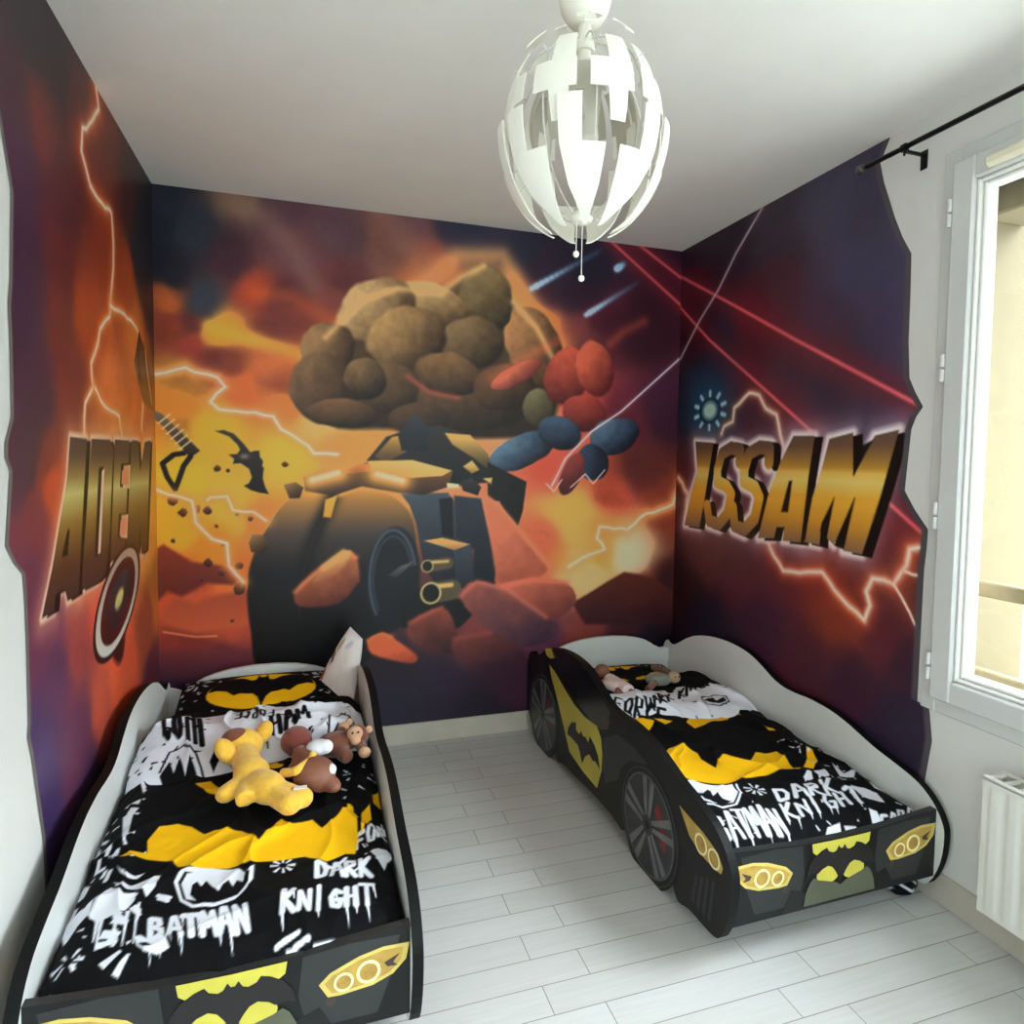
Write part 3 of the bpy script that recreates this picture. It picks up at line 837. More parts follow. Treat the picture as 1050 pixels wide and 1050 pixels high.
    cv.poly([(1.293,0.642),(1.369,0.680),(1.490,0.746),(1.591,0.794),(1.755,0.756),(1.889,0.675),(1.895,0.491),(1.372,0.525)], (96,42,30), (58,24,34), soft=0.02, tex=0.4)
    # ruin of dark plates above the machine (plain stand-in for the rider)
    cv.poly([(0.256,1.367),(0.344,1.478),(0.453,1.517),(0.592,1.539),(0.736,1.497),(0.835,1.404),(0.876,1.269),(0.690,1.250),(0.454,1.305),(0.291,1.322)], (60,58,56), (24,26,32), soft=0.01)
    cv.poly([(0.291,1.386),(0.371,1.478),(0.481,1.499),(0.435,1.406),(0.345,1.359)], (196,146,66), (70,56,42), soft=0.008)
    cv.poly([(0.621,1.503),(0.746,1.497),(0.835,1.404),(0.866,1.308),(0.766,1.383),(0.659,1.448)], (206,160,80), (52,46,42), soft=0.008)
    cv.poly([(0.398,1.488),(0.480,1.591),(0.545,1.520),(0.537,1.417),(0.417,1.415)], (62,66,74), (34,36,44), soft=0.008)
    cv.poly([(0.835,1.365),(1.038,1.270),(1.020,1.123),(0.981,1.005),(0.897,1.173),(0.837,1.173)], (30,24,26), (16,14,18), soft=0.008)
    # big wheeled machine: a heavy motor tricycle seen from the front
    bk = [
     ([(-0.261,0.778),(-0.244,0.911),(-0.185,1.049),(-0.110,1.168),(-0.017,1.225),(0.062,1.231),(0.108,1.198),(0.049,1.078),(-0.016,0.903),(-0.042,0.713),(-0.017,0.546),(0.061,0.387),(-0.202,0.410),(-0.246,0.590)], [(0.55,(14,12,14)),(0.85,(28,26,30)),(1.03,(84,70,62)),(1.20,(176,122,56)),(1.28,(206,150,72))]),
     ([(-0.000,0.930),(0.049,1.062),(0.108,1.173),(0.214,1.231),(0.329,1.225),(0.429,1.157),(0.477,1.057),(0.484,0.857),(0.435,0.629),(0.317,0.508),(0.207,0.374),(0.021,0.391),(-0.036,0.575),(-0.036,0.781)], [(0.50,(10,10,12)),(0.85,(24,22,26)),(1.02,(70,60,56)),(1.20,(168,114,52)),(1.28,(204,146,70))]),
    ]
    for q, st in bk:
        cv.poly(smooth_closed(q, 4), (0, 0, 0), stops=st, soft=0.014)
    cv.stroke([(0.101,1.194),(0.043,1.065),(-0.016,0.903),(-0.036,0.740)], 0, (0,0,0), glow=0.035, gcol=(14,13,16), ga=0.8)
    cv.poly([(0.073,1.184),(0.122,1.203),(0.096,1.102),(0.062,1.106)], (238,186,70), (200,140,50), soft=0.008)
    cv.ell([(0.378,0.804)][0], 0.125, 0.25, (22,24,30), ang=-4, soft=0.02)
    hub = [(0.378,0.804)][0]
    for rx, ry, w_, col in ((0.108, 0.235, 0.012, (78,92,108)), (0.092, 0.205, 0.009, (58,70,84))):
        ring = [(hub[0]+rx*math.cos(t), hub[1]+ry*math.sin(t)) for t in np.linspace(0.3, 3.9, 24)]
        cv.stroke(ring, w_, col, soft=0.014)
    cv.poly([(0.357,0.826),(0.413,0.867),(0.472,0.886),(0.441,0.851),(0.392,0.811)], (104,104,104), (50,50,54), soft=0.01)
    cv.poly([(0.412,1.211),(0.639,1.216),(0.672,1.170),(0.678,0.996),(0.760,0.950),(0.770,0.787),(0.680,0.732),(0.599,0.751),(0.526,0.855),(0.485,1.071),(0.454,1.157)], (70,80,92), (22,25,33), soft=0.01, tex=0.2)
    cv.poly([(0.669,1.202),(0.805,1.187),(0.850,0.992),(0.885,0.842),(0.874,0.753),(0.762,0.743),(0.769,0.935),(0.678,0.996)], (46,54,66), (22,26,36), soft=0.012, tex=0.3)
    cv.poly([(0.596,1.185),(0.661,1.192),(0.667,0.996),(0.612,1.012)], (24,27,33), (16,18,24), soft=0.01)
    cv.poly([(0.456,0.758),(0.599,0.751),(0.762,0.758),(0.883,0.767),(0.763,0.609),(0.704,0.554),(0.615,0.530),(0.414,0.573),(0.414,0.688)], (20,22,28), (14,14,18), soft=0.015)
    cv.poly([(0.523,0.985),(0.612,0.997),(0.754,0.962),(0.674,0.934)], (214,164,92), (150,104,58), soft=0.006)
    cv.poly([(0.668,0.932),(0.754,0.959),(0.770,0.787),(0.684,0.747)], (62,72,86), (34,40,50), soft=0.006)
    cv.poly([(-0.025,1.287),(0.063,1.328),(0.157,1.313),(0.267,1.366),(0.467,1.372),(0.662,1.320),(0.642,1.245),(0.524,1.205),(0.412,1.214),(0.234,1.245),(0.108,1.203),(-0.017,1.225)], (150,98,44), (52,36,32), soft=0.008)
    cv.poly([(0.263,1.361),(0.467,1.369),(0.656,1.323),(0.610,1.297),(0.467,1.287),(0.384,1.304),(0.277,1.325)], (234,200,116), (206,160,84), soft=0.006)
    cv.poly([(0.141,1.310),(0.220,1.349),(0.271,1.350),(0.277,1.317),(0.194,1.305)], (190,112,56), (150,84,44), soft=0.006)
    for q in ([(0.014,1.274),(0.128,1.307)], [(0.304,1.303),(0.420,1.273)]):
        cv.stroke(q, 0, (0,0,0), glow=0.05, gcol=(236,168,80), ga=0.8)
        cv.stroke(q, 0.026, (252,226,176), soft=0.014)
    for q, r_ in (([(0.559,0.729)], 0.052), ([(0.541,0.861)], 0.030)):
        c = q[0]
        cv.stroke([c, (c[0]+0.10, c[1]+0.012)], r_*2, (88,76,56), soft=0.012)
        cv.stroke([(c[0]+0.02, c[1]+r_*0.6), (c[0]+0.10, c[1]+r_*0.7)], r_*0.4, (206,166,92), soft=0.012)
        cv.ell(c, r_, r_*1.05, (168,148,100), soft=0.006); cv.ell(c, r_*0.78, r_*0.84, (22,20,20), soft=0.008)
    cv.poly([(0.633,1.262),(0.692,1.257),(0.692,1.231),(0.636,1.236)], (240,226,190), (150,130,90), soft=0.006)
    cv.poly([(0.697,1.268),(0.756,1.289),(0.805,1.242),(0.787,1.201),(0.713,1.225)], (64,60,56), (26,26,30), soft=0.006)
    for q in ([(0.712,1.343),(0.756,1.373),(0.795,1.327),(0.756,1.309)], [(0.813,1.286),(0.859,1.289),(0.856,1.254)]):
        cv.poly(q, (220,184,104), (140,104,56), soft=0.006)
    # rocks in front and broken ground
    gr = [
     ([(-0.062,0.766),(0.012,0.842),(0.151,0.944),(0.210,0.915),(0.226,0.811),(0.213,0.786),(0.130,0.701),(-0.040,0.696)], (170,98,58), (92,40,32)),
     ([(0.062,0.873),(0.151,0.941),(0.188,0.935),(0.127,0.843),(0.022,0.806)], (196,150,84), (150,84,54)),
     ([(0.817,1.198),(0.909,1.139),(1.068,0.956),(1.166,0.844),(1.071,0.759),(0.922,0.747),(0.883,0.812),(0.853,0.992)], (206,114,80), (150,72,54)),
     ([(0.922,0.747),(1.071,0.774),(1.266,0.750),(1.317,0.639),(1.171,0.554),(1.009,0.655)], (170,86,64), (110,54,52)),
     ([(0.700,0.702),(0.786,0.778),(0.945,0.725),(1.154,0.574),(1.220,0.520),(1.156,0.447),(0.996,0.431),(0.840,0.530)], (146,76,62), (66,44,62)),
     ([(0.456,0.592),(0.614,0.659),(0.682,0.555),(0.668,0.423),(0.471,0.497)], (132,62,48), (54,28,34)),
     ([(0.675,0.497),(0.855,0.514),(1.012,0.427),(1.013,0.350),(0.705,0.405)], (112,52,46), (60,32,44)),
     ([(0.262,0.519),(0.325,0.548),(0.372,0.527),(0.489,0.434),(0.477,0.392),(0.387,0.411),(0.278,0.454)], (222,104,58), (150,62,44))]
    for q, a, b in gr:
        cv.poly(smooth_closed(q, 3), a, b, d=(0.3, -0.95), soft=0.016, tex=0.45)
        cv.stroke(q[:len(q)//2], 0, a, glow=0.014, gcol=tuple(min(255, c*1.35) for c in a), ga=0.5)
    # dark hooked spear, bat-shaped blade and flying stones on the left
    cv.poly([(-0.619,1.567),(-0.590,1.554),(-0.443,1.399),(-0.482,1.367),(-0.586,1.502),(-0.617,1.529)], (120,104,82), (44,36,32), soft=0.006)
    for k in range(6):
        a, b = [(-0.603,1.511),(-0.507,1.381)]; t = k/6
        p = (a[0]+(b[0]-a[0])*t, a[1]+(b[1]-a[1])*t)
        cv.stroke([p, (p[0]+0.045, p[1]+0.04)], 0.006, (196,176,140), soft=0.006)
    cv.stroke([(-0.507,1.387),(-0.546,1.380),(-0.589,1.342),(-0.572,1.285),(-0.542,1.232),(-0.530,1.266),(-0.508,1.333),(-0.482,1.372)], 0.022, (34,24,22), soft=0.006)
    cv.poly([(-0.385,1.485),(-0.349,1.491),(-0.309,1.476),(-0.274,1.438),(-0.243,1.397),(-0.226,1.403),(-0.206,1.404),(-0.204,1.376),(-0.190,1.358),(-0.195,1.337),(-0.188,1.327),(-0.193,1.282),(-0.183,1.243),(-0.167,1.210),(-0.207,1.216),(-0.244,1.228),(-0.273,1.248),(-0.251,1.259),(-0.239,1.285),(-0.250,1.322),(-0.283,1.346),(-0.315,1.343),(-0.310,1.365),(-0.333,1.384),(-0.297,1.388),(-0.286,1.406),(-0.296,1.427),(-0.327,1.461),(-0.358,1.474)], (62,56,52), (30,27,29), soft=0.006)
    cv.glow([(-0.268,1.377)][0], 0.02, 0.012, (150,140,124), 0.7)
    for (p, r_) in zip([(-0.552,1.187),(-0.514,1.132),(-0.463,1.148),(-0.416,1.141),(-0.378,1.323),(-0.334,1.315),(-0.100,1.343),(-0.384,1.072),(-0.360,0.997),(-0.416,0.913),(-0.364,0.868),(-0.291,0.793),(-0.246,1.103),(-0.251,1.136),(-0.299,1.122),(-0.553,1.011),(-0.323,0.649),(-0.445,0.840),(-0.294,0.894)], (15,13,15,12,10,6,10,6,10,12,12,20,9,7,6,7,5,6,12)):
        r_ = r_/3*0.0046
        rnd = random.Random(int(p[0]*1e4)); 
        q = [(p[0]+r_*rnd.uniform(.75, 1.2)*math.cos(t), p[1]+r_*rnd.uniform(.75, 1.2)*math.sin(t)) for t in np.linspace(0, 6.283, 9)[:-1]]
        cv.poly(q, (120,70,36), (50,22,18), soft=0.006)
    for q in ([(-0.254,0.994),(-0.240,1.035),(-0.196,1.031),(-0.169,0.975),(-0.199,0.942),(-0.245,0.954)], [(-0.110,1.254),(-0.055,1.266),(-0.021,1.240),(-0.039,1.193),(-0.083,1.190)]):
        cv.poly(q, (150,112,70), (52,34,26), d=(0.5, -0.8), soft=0.006)
    # lightning
    cv.bolt([(-0.616,1.716),(-0.497,1.751),(-0.373,1.716),(-0.342,1.676),(-0.401,1.610),(-0.366,1.578),(-0.222,1.571),(-0.149,1.556),(-0.117,1.501),(-0.035,1.451),(0.023,1.395),(0.125,1.392)], seed=1)
    cv.bolt([(-0.615,1.231),(-0.568,1.210),(-0.478,1.181),(-0.464,1.088),(-0.399,1.014),(-0.341,0.995),(-0.334,0.896),(-0.275,0.820)], w=0.006, seed=2)
    cv.bolt([(-0.417,1.185),(-0.405,1.197),(-0.339,1.201),(-0.316,1.141),(-0.233,1.132),(-0.181,1.092)], w=0.005, seed=3)
    cv.bolt([(1.932,1.278),(1.875,1.151),(1.682,1.084),(1.603,1.018),(1.444,1.036),(1.429,0.975),(1.475,0.917),(1.348,0.875),(1.273,0.832)], w=0.010, seed=4, glow=0.045, col=(255,240,205))
    # darker towards the skirting and in the right corner
    P3 = np.stack([X, np.full_like(X, BACK-0.0015), Z], -1)
    return P3, finish(cv, X.shape)

# left wall -----------------------------------------------------------
def paint_left():
    edge = [(1.725,2.056),(1.767,1.951),(1.748,1.748),(1.736,1.702),(1.740,1.619),(1.737,1.455),(1.701,1.400),(1.699,1.367),(1.722,1.339),(1.690,1.180),(1.729,1.137),(1.774,1.106),(1.781,1.053),(1.785,0.951),(1.784,0.757),(1.776,0.728),(1.795,0.676),(1.852,0.449)]
    edge = [(1.60, 2.52), (1.64, 2.30)] + edge + [(1.88, 0.0)]
    U, Z, ue = mural_grid(edge, BACK-0.0012, BB+0.001, CEIL-0.0005, 0.0044)
    cv = Canvas(U, Z, (80, 44, 50))
    P = [(1.901,2.365),(2.261,2.577),(1.794,2.220),(1.948,2.189),(1.823,2.023),(2.247,2.355),(2.095,2.406),(2.435,2.423),(2.241,2.273),(2.071,2.049),(2.530,2.278),(2.774,2.288),(2.909,2.174),(3.076,2.281),(2.514,2.057),(2.059,1.872),(1.811,1.848),(1.800,1.672),(2.049,1.720),(2.294,1.766),(2.885,1.842),(2.753,1.991),(1.845,1.525),(2.112,1.550),(2.482,1.585),(2.867,1.584),(1.835,1.366),(1.956,1.342),(1.992,1.277),(1.883,1.203),(3.002,1.247),(2.582,1.365),(1.816,1.073),(1.930,0.955),(2.332,0.918),(2.145,0.848),(2.474,0.662),(2.963,0.706),(3.110,0.794),(1.987,0.788),(2.362,0.619),(2.658,0.639),(1.849,0.691),(2.126,0.576),(1.901,0.521),(3.069,0.476),(2.203,0.428),(3.131,2.083),(2.985,1.015),(2.561,1.069)]
    K = [(48,40,50),(54,30,38),(74,40,58),(116,48,48),(80,44,68),(86,34,34),(48,32,42),(136,54,24),(116,38,28),(92,38,44),(116,42,28),(76,38,32),(50,44,50),(44,44,52),(156,58,28),(106,42,44),(74,44,68),(68,44,74),(122,48,48),(172,68,34),(186,104,44),(160,66,30),(74,44,74),(126,50,50),(206,106,54),(196,100,44),(80,48,74),(140,58,58),(206,74,44),(126,54,64),(230,160,56),(206,120,60),(116,58,80),(116,58,84),(206,80,60),(156,68,66),(232,96,60),(156,74,50),(196,116,46),(100,58,90),(200,86,64),(220,90,56),(80,58,100),(110,58,86),(70,52,96),(100,44,60),(84,52,90),(46,40,50),(220,150,60),(200,110,60)]
    cv.field(P, K)
    paint_clouds(cv, 11, 0.4)
    cv.glow([(2.537,1.072)][0], 0.40, 0.25, (220,110,66), 0.25)
    # lightning down from the ceiling
    cv.bolt([(2.420,2.497),(2.446,2.446),(2.373,2.377),(2.278,2.313),(2.264,2.242),(2.340,2.176),(2.458,2.166),(2.567,2.170),(2.584,2.077),(2.564,1.961),(2.535,1.865)], w=0.009, glow=0.045, seed=5, gcol=(220,110,40), amp=0.008)
    cv.bolt([(2.535,1.865),(2.521,1.825),(2.410,1.764),(2.386,1.718),(2.314,1.649),(2.328,1.579),(2.251,1.526),(2.235,1.430)], w=0.008, seed=6, gcol=(236,130,50))
    cv.bolt([(2.535,1.865),(2.705,1.871),(2.842,1.859),(2.930,1.831),(2.971,1.736),(2.980,1.631),(2.936,1.477)], w=0.007, seed=7, gcol=(236,140,60))
    cv.bolt([(2.347,1.578),(2.446,1.529),(2.616,1.508),(2.649,1.442)], w=0.006, seed=8, gcol=(236,140,60))
    # blade of the dark spear
    cv.poly([(2.916,1.847),(2.987,1.809),(3.073,1.758),(3.120,1.685),(3.154,1.560),(2.971,1.580),(2.892,1.648),(2.837,1.726)], (96,62,32), (150,100,46), soft=0.008)
    cv.stroke([(2.926,1.837),(2.899,1.759),(2.924,1.676)], 0.02, (54,34,24), soft=0.012)
    cv.stroke([(3.018,1.789),(3.047,1.715),(3.119,1.591)], 0.014, (214,170,92), soft=0.012)
    # block letters
    letters = [
     [(2.114,1.425),(2.259,1.422),(2.154,0.985),(2.064,0.984),(2.046,1.021),(1.979,1.020),(1.967,0.979),(1.881,0.979),(1.962,1.096),(2.083,1.314)],
     [(2.302,1.424),(2.501,1.426),(2.536,1.392),(2.471,1.112),(2.427,0.998),(2.336,0.986),(2.177,0.990)],
     [(2.554,1.428),(2.746,1.429),(2.731,1.347),(2.626,1.345),(2.608,1.268),(2.706,1.260),(2.687,1.171),(2.585,1.175),(2.567,1.099),(2.672,1.083),(2.652,1.046),(2.473,1.023),(2.512,1.215)],
     [(2.773,1.430),(2.876,1.432),(2.899,1.314),(2.981,1.428),(3.085,1.438),(2.984,1.000),(2.896,0.992),(2.890,1.115),(2.845,1.002),(2.798,1.027),(2.767,1.009),(2.678,1.043)]]
    zt, zb = [(2.471,1.428)][0][1], [(2.439,0.959)][0][1]
    L_ = zt-zb
    st = [(zb-0.10*L_,(72,46,50)), (zb+0.25*L_,(96,58,40)), (zb+0.48*L_,(150,112,50)), (zb+0.66*L_,(200,188,116)), (zb+0.76*L_,(160,130,76)), (zb+0.90*L_,(98,70,66)), (zt,(84,60,62))]
    for q in letters:
        cv.stroke(q, 0.02, (248,216,190), soft=0.02, glow=0.05, gcol=(240,170,120), ga=0.45, closed=True)
    for q in letters:
        cv.poly([(a+0.035, b-0.006) for a, b in q], (22,12,14), soft=0.006)
    for q in letters:
        cv.poly(q, (0, 0, 0), stops=st, soft=0.006)
    for q in ([(2.079,1.174),(2.094,1.173),(2.075,1.107),(2.028,1.108)], [(2.370,1.335),(2.422,1.339),(2.362,1.069),(2.309,1.068)]):
        cv.poly(q, (30,18,18), soft=0.008)
    cv.poly([(2.400,1.325),(2.429,1.334),(2.369,1.073),(2.342,1.072)], (246,206,180), soft=0.006)
    for q in ([(2.637,1.324),(2.715,1.325),(2.698,1.272),(2.625,1.275)], [(2.608,1.153),(2.676,1.149),(2.655,1.094),(2.588,1.101)]):
        cv.poly(q, (240,150,110), soft=0.006)
    # round disc with plain rings below the letters
    def disc(s, col, col2=None, soft=0.006):
        c, a, b = [(2.573,0.887),(2.783,1.033),(2.754,0.821)]
        a2, b2 = (a[0]-c[0], a[1]-c[1]), (b[0]-c[0], b[1]-c[1])
        cv.poly([(c[0]+s*(a2[0]*math.sin(t)+b2[0]*math.cos(t)), c[1]+s*(a2[1]*math.sin(t)+b2[1]*math.cos(t))) for t in np.linspace(0, 6.283, 40)[:-1]], col, col2, soft=soft)
    cv.ell([(2.532,0.823)][0], 0.10, 0.16, (70,22,22), ang=20, soft=0.03)
    disc(1.08, (64,30,26)); disc(0.98, (180,150,132), (206,206,196)); disc(0.80, (92,34,30), (70,24,26)); disc(0.55, (74,70,70), (30,30,42)); disc(0.20, (226,206,120), (180,180,120), 0.02)
    # painted torn rim
    d = np.abs(U-ue[:, None]).ravel()
    s = np.nonzero(d < 0.03)[0]
    cv.blend(s, (120,112,112), np.clip((0.020-d[s])/0.006, 0, 1))
    return np.stack([np.full_like(U, LEFT+0.0015), U, Z], -1), finish(cv, U.shape, 0.82, 0.34)  # weaker tone gain, as more light reaches this wall

# right wall ----------------------------------------------------------
def paint_right():
    edge = [(1.841,2.495),(1.878,2.429),(1.858,2.355),(1.806,2.219),(1.771,2.143),(1.733,2.078),(1.730,1.950),(1.729,1.791),(1.719,1.668),(1.694,1.620),(1.662,1.570),(1.686,1.540),(1.703,1.499),(1.718,1.295),(1.677,1.236),(1.623,1.174),(1.626,1.101),(1.631,1.047),(1.632,0.864),(1.633,0.608),(1.589,0.604),(1.573,0.499),(1.589,0.383),(1.598,0.294)]
    edge = [(1.85, 2.52)] + edge + [(1.60, 0.30), (1.60, 0.0)]
    U, Z, ue = mural_grid(edge, BACK-0.0012, BB+0.001, CEIL-0.0005, 0.0044)
    cv = Canvas(U, Z, (60, 36, 50))
    P = [(2.979,2.238),(2.821,2.433),(2.398,2.388),(2.120,2.408),(1.885,2.322),(1.959,2.073),(2.383,2.101),(2.575,2.015),(2.093,1.887),(1.776,1.798),(2.797,1.964),(3.060,2.057),(2.956,1.795),(3.135,1.659),(2.559,1.708),(2.362,1.690),(2.032,1.658),(1.802,1.537),(3.122,1.400),(2.914,0.956),(3.088,0.724),(2.590,0.907),(2.325,0.989),(2.045,0.954),(1.821,1.095),(1.711,1.306),(1.696,1.013),(1.986,0.779),(2.438,0.670),(2.894,0.560),(2.185,0.570),(1.805,0.788),(1.680,0.721),(1.927,0.574),(2.638,0.389),(1.670,0.525),(1.785,0.412),(3.127,2.448),(2.291,0.329)]
    K = [(54,22,40),(44,30,46),(64,54,70),(66,62,84),(62,56,78),(66,62,88),(76,42,54),(80,28,40),(74,54,74),(70,62,90),(46,38,60),(60,18,34),(28,38,60),(34,28,44),(76,28,44),(74,48,64),(68,52,70),(64,54,78),(86,34,38),(92,40,46),(52,20,26),(86,36,48),(92,34,42),(112,40,36),(96,40,46),(74,50,66),(106,50,46),(124,50,36),(64,32,52),(34,26,46),(76,32,46),(92,36,44),(64,34,52),(64,30,50),(36,28,48),(46,38,62),(44,36,58),(44,24,44),(48,30,52)]
    cv.field(P, K)
    paint_clouds(cv, 23, 0.35)
    # red beams
    for q in ([(3.214,2.229),(2.897,1.985),(2.162,1.506)], [(1.818,1.274),(1.618,1.143)], [(3.221,2.387),(2.650,2.087),(2.271,1.883),(1.681,1.578)]):
        cv.stroke(q, 0, (150,40,44), glow=0.075, gcol=(128,34,40), ga=0.5)
        cv.stroke(q, 0.013, (198,84,90), soft=0.014)
    # grey rope
    q = [(2.518,2.498),(2.701,2.353),(2.834,2.218),(2.998,2.095),(3.169,1.931)]
    cv.stroke(q, 0, (0,0,0), glow=0.02, gcol=(120,100,110), ga=0.4)
    cv.stroke(q, 0.010, (176,158,164), soft=0.010)
    # small blue sign with a ring of ticks
    c = [(2.879,1.637)][0]
    cv.glow(c, 0.24, 0.17, (28,84,112), 0.85)
    rx, ry = abs([(2.985,1.644)][0][0]-c[0]), 0.072
    for k in range(10):
        t = 2*math.pi*k/10+math.pi/2
        p = (c[0]+rx*math.cos(t), c[1]+ry*math.sin(t)); p2 = (c[0]+rx*1.28*math.cos(t), c[1]+ry*1.28*math.sin(t))
        cv.stroke([p, p2], 0.020, (150,188,206), soft=0.014)
    cv.stroke([(c[0]+rx*0.8*math.cos(t), c[1]+ry*0.8*math.sin(t)) for t in np.linspace(0, 6.283, 24)], 0.012, (10,36,58), soft=0.014)
    cv.ell(c, rx*0.55, ry*0.60, (150,178,168), soft=0.03)
    # lightning around the letters
    cv.bolt([(2.774,1.518),(2.755,1.553),(2.686,1.573),(2.677,1.636),(2.570,1.695),(2.498,1.680),(2.451,1.619),(2.377,1.587),(2.348,1.497),(2.307,1.412)], w=0.008, seed=11, amp=0.004, gcol=(190,120,70), ga=0.4)
    cv.bolt([(2.408,1.046),(2.363,0.984),(2.302,0.930),(2.205,0.937),(2.079,0.961),(1.975,0.880),(1.864,0.822),(1.842,0.881),(1.861,0.927),(1.836,0.978),(1.787,0.981),(1.746,0.975),(1.698,1.046),(1.688,1.102),(1.625,1.120)], w=0.009, seed=12, amp=0.004, gcol=(200,90,50), glow=0.04)
    cv.bolt([(1.746,0.975),(1.710,0.934),(1.677,0.891),(1.647,0.844)], w=0.004, seed=13, gcol=(160,70,50), ga=0.3)
    cv.bolt([(1.702,1.025),(1.671,1.020),(1.620,1.022)], w=0.004, seed=14, gcol=(160,70,50), ga=0.3)
    cv.bolt([(3.157,1.295),(3.116,1.268),(3.055,1.212),(3.075,1.091)], w=0.008, seed=15)
    # block letters
    I_ = [(3.001,1.487),(2.837,1.477),(2.870,1.336),(2.907,1.171),(2.942,1.046),(3.085,1.045),(3.030,1.214),(2.975,1.334)]
    S1 = [(2.624,1.383),(2.622,1.438),(2.692,1.450),(2.764,1.424),(2.798,1.345),(2.795,1.287),(2.719,1.268),(2.681,1.232),(2.707,1.138),(2.773,1.082),(2.857,1.090),(2.878,1.163)]
    S2 = [(2.417,1.384),(2.416,1.443),(2.482,1.450),(2.556,1.423),(2.588,1.349),(2.585,1.294),(2.509,1.273),(2.475,1.229),(2.502,1.133),(2.574,1.074),(2.648,1.085),(2.663,1.169)]
    A_ = [(2.268,1.494),(2.145,1.491),(2.173,1.324),(2.203,1.060),(2.312,1.055),(2.303,1.113),(2.352,1.108),(2.366,1.059),(2.475,1.047),(2.418,1.232),(2.342,1.388)]
    M_ = [(2.068,1.477),(1.951,1.497),(1.942,1.336),(1.852,1.483),(1.750,1.500),(1.814,1.278),(1.887,1.056),(1.978,1.057),(1.932,1.260),(2.024,1.073),(2.062,1.095),(2.030,1.255),(2.092,1.150),(2.098,1.063),(2.185,1.065),(2.147,1.248),(2.106,1.351)]
    zt, zb = [(2.351,1.484)][0][1], [(2.329,1.064)][0][1]
    L_ = zt-zb
    st = [(zb-0.15*L_,(96,72,78)), (zb,(128,92,66)), (zb+0.2*L_,(168,118,40)), (zb+0.45*L_,(190,140,48)), (zb+0.6*L_,(224,196,110)), (zb+0.72*L_,(160,118,46)), (zb+0.92*L_,(104,76,60)), (zt+0.2*L_,(80,64,72))]
    SW = 0.062
    polys = [I_, A_, M_]
    for q in polys: cv.stroke(q, 0.030, (214,206,206), soft=0.03, glow=0.06, gcol=(176,150,160), ga=0.5, closed=True)
    for q in (S1, S2): cv.stroke(q, SW+0.035, (214,206,206), soft=0.03, glow=0.08, gcol=(176,150,160), ga=0.4)
    off = lambda q: [(a-0.045, b-0.006) for a, b in q]
    for q in polys: cv.poly(off(q), (16,12,14), soft=0.006)
    for q in (S1, S2): cv.stroke(off(q), SW, (16,12,14), soft=0.006)
    for q in (S1, S2):
        s = cv._sel(min(p[0] for p in q)-0.1, max(p[0] for p in q)+0.1, zb-0.2, zt+0.2)
        dd = cv._dist(cv.X[s], cv.Y[s], q, False)
        col = np.stack([np.interp(cv.Y[s], [a[0] for a in st], [a[1][k] for a in st]) for k in range(3)], -1)
        cv.blend(s, col, np.clip(0.5+(SW/2-dd)/0.006, 0, 1))
    for q in polys: cv.poly(q, (0, 0, 0), stops=st, soft=0.006)
    for q in ([(2.286,1.307),(2.266,1.311),(2.285,1.179),(2.327,1.176)], [(1.944,1.432),(1.857,1.469),(1.941,1.341)], [(2.033,1.252),(2.086,1.092),(2.098,1.124)], [(1.930,1.258),(1.975,1.064),(2.022,1.072)], [(2.145,1.479),(2.126,1.453),(2.178,1.076),(2.200,1.067)]):
        cv.poly(q, (18,13,15), soft=0.008)
    d = np.abs(U-ue[:, None]).ravel()
    s = np.nonzero(d < 0.05)[0]
    cv.blend(s, (78,74,80), np.clip((0.028-d[s])/0.008, 0, 1))
    return np.stack([np.full_like(U, RIGHT-0.0015), U, Z], -1), finish(cv, U.shape)

def make_mural():
    r = empty('wall_mural', (0.64, BACK, BB))
    tag(r, 'airbrushed fiery mural with lightning and gold names painted across the left, back and right walls', 'mural')
    mt = mat_print('mural_paint', 0.42)
    for fn, lab in ((paint_back, 'orange blast with rocks and a heavy dark motor tricycle'), (paint_left, 'red and violet sky with lightning and the letters ADEM'), (paint_right, 'dark violet sky with red beams and the letters ISSAM')):
        P3, C3 = fn()
        P3 = P3 - np.array(r.location)
        tag(grid_mesh('mural_panel', P3, C3, mt, r, smooth=False), lab)
make_mural()
# ------------------------------------------------------------------ race-car beds
BEDW = 0.80
M['bed_black'] = mat('satin_black_print', (17, 17, 19), 0.42, spec=0.35, vary=0.10, scale=5)
M['bed_white'] = mat('white_melamine', (222, 224, 222), 0.45, vary=0.015)
M['bed_edge'] = mat('black_edge_band', (9, 9, 10), 0.6, spec=0.2)
M['print_dark'] = mat('printed_dark_window', (17, 17, 19), 0.22, vary=0.1, scale=6)
M['print_grey'] = mat('printed_charcoal', (40, 42, 43), 0.4, vary=0.12, scale=5)
M['print_yellow'] = mat('printed_mustard_yellow', (196, 180, 72), 0.45, vary=0.14, scale=5)
M['print_yellow2'] = mat('printed_bright_yellow', (202, 192, 74), 0.45, vary=0.10, scale=9)
M['print_olive'] = mat('printed_olive_grey', (84, 88, 70), 0.45, vary=0.12, scale=8)
M['print_bat'] = mat('printed_black_brown', (25, 20, 23), 0.45, vary=0.10, scale=12)
M['print_amber'] = mat('printed_amber_lamp', (186, 152, 70), 0.35, vary=0.22, scale=22)
M['print_ring'] = mat('printed_pale_lamp_ring', (246, 236, 176), 0.35, vary=0.05)
M['print_gold'] = mat('printed_gold_outline', (212, 190, 100), 0.4, vary=0.12, scale=20)
M['print_lens'] = mat('printed_lamp_lens', (176, 140, 62), 0.3, vary=0.25, scale=40)
M['print_tyre'] = mat('printed_tyre', (17, 17, 18), 0.5, vary=0.15, scale=60)
M['print_rim'] = mat('printed_grey_rim', (84, 85, 87), 0.4, vary=0.12, scale=16)
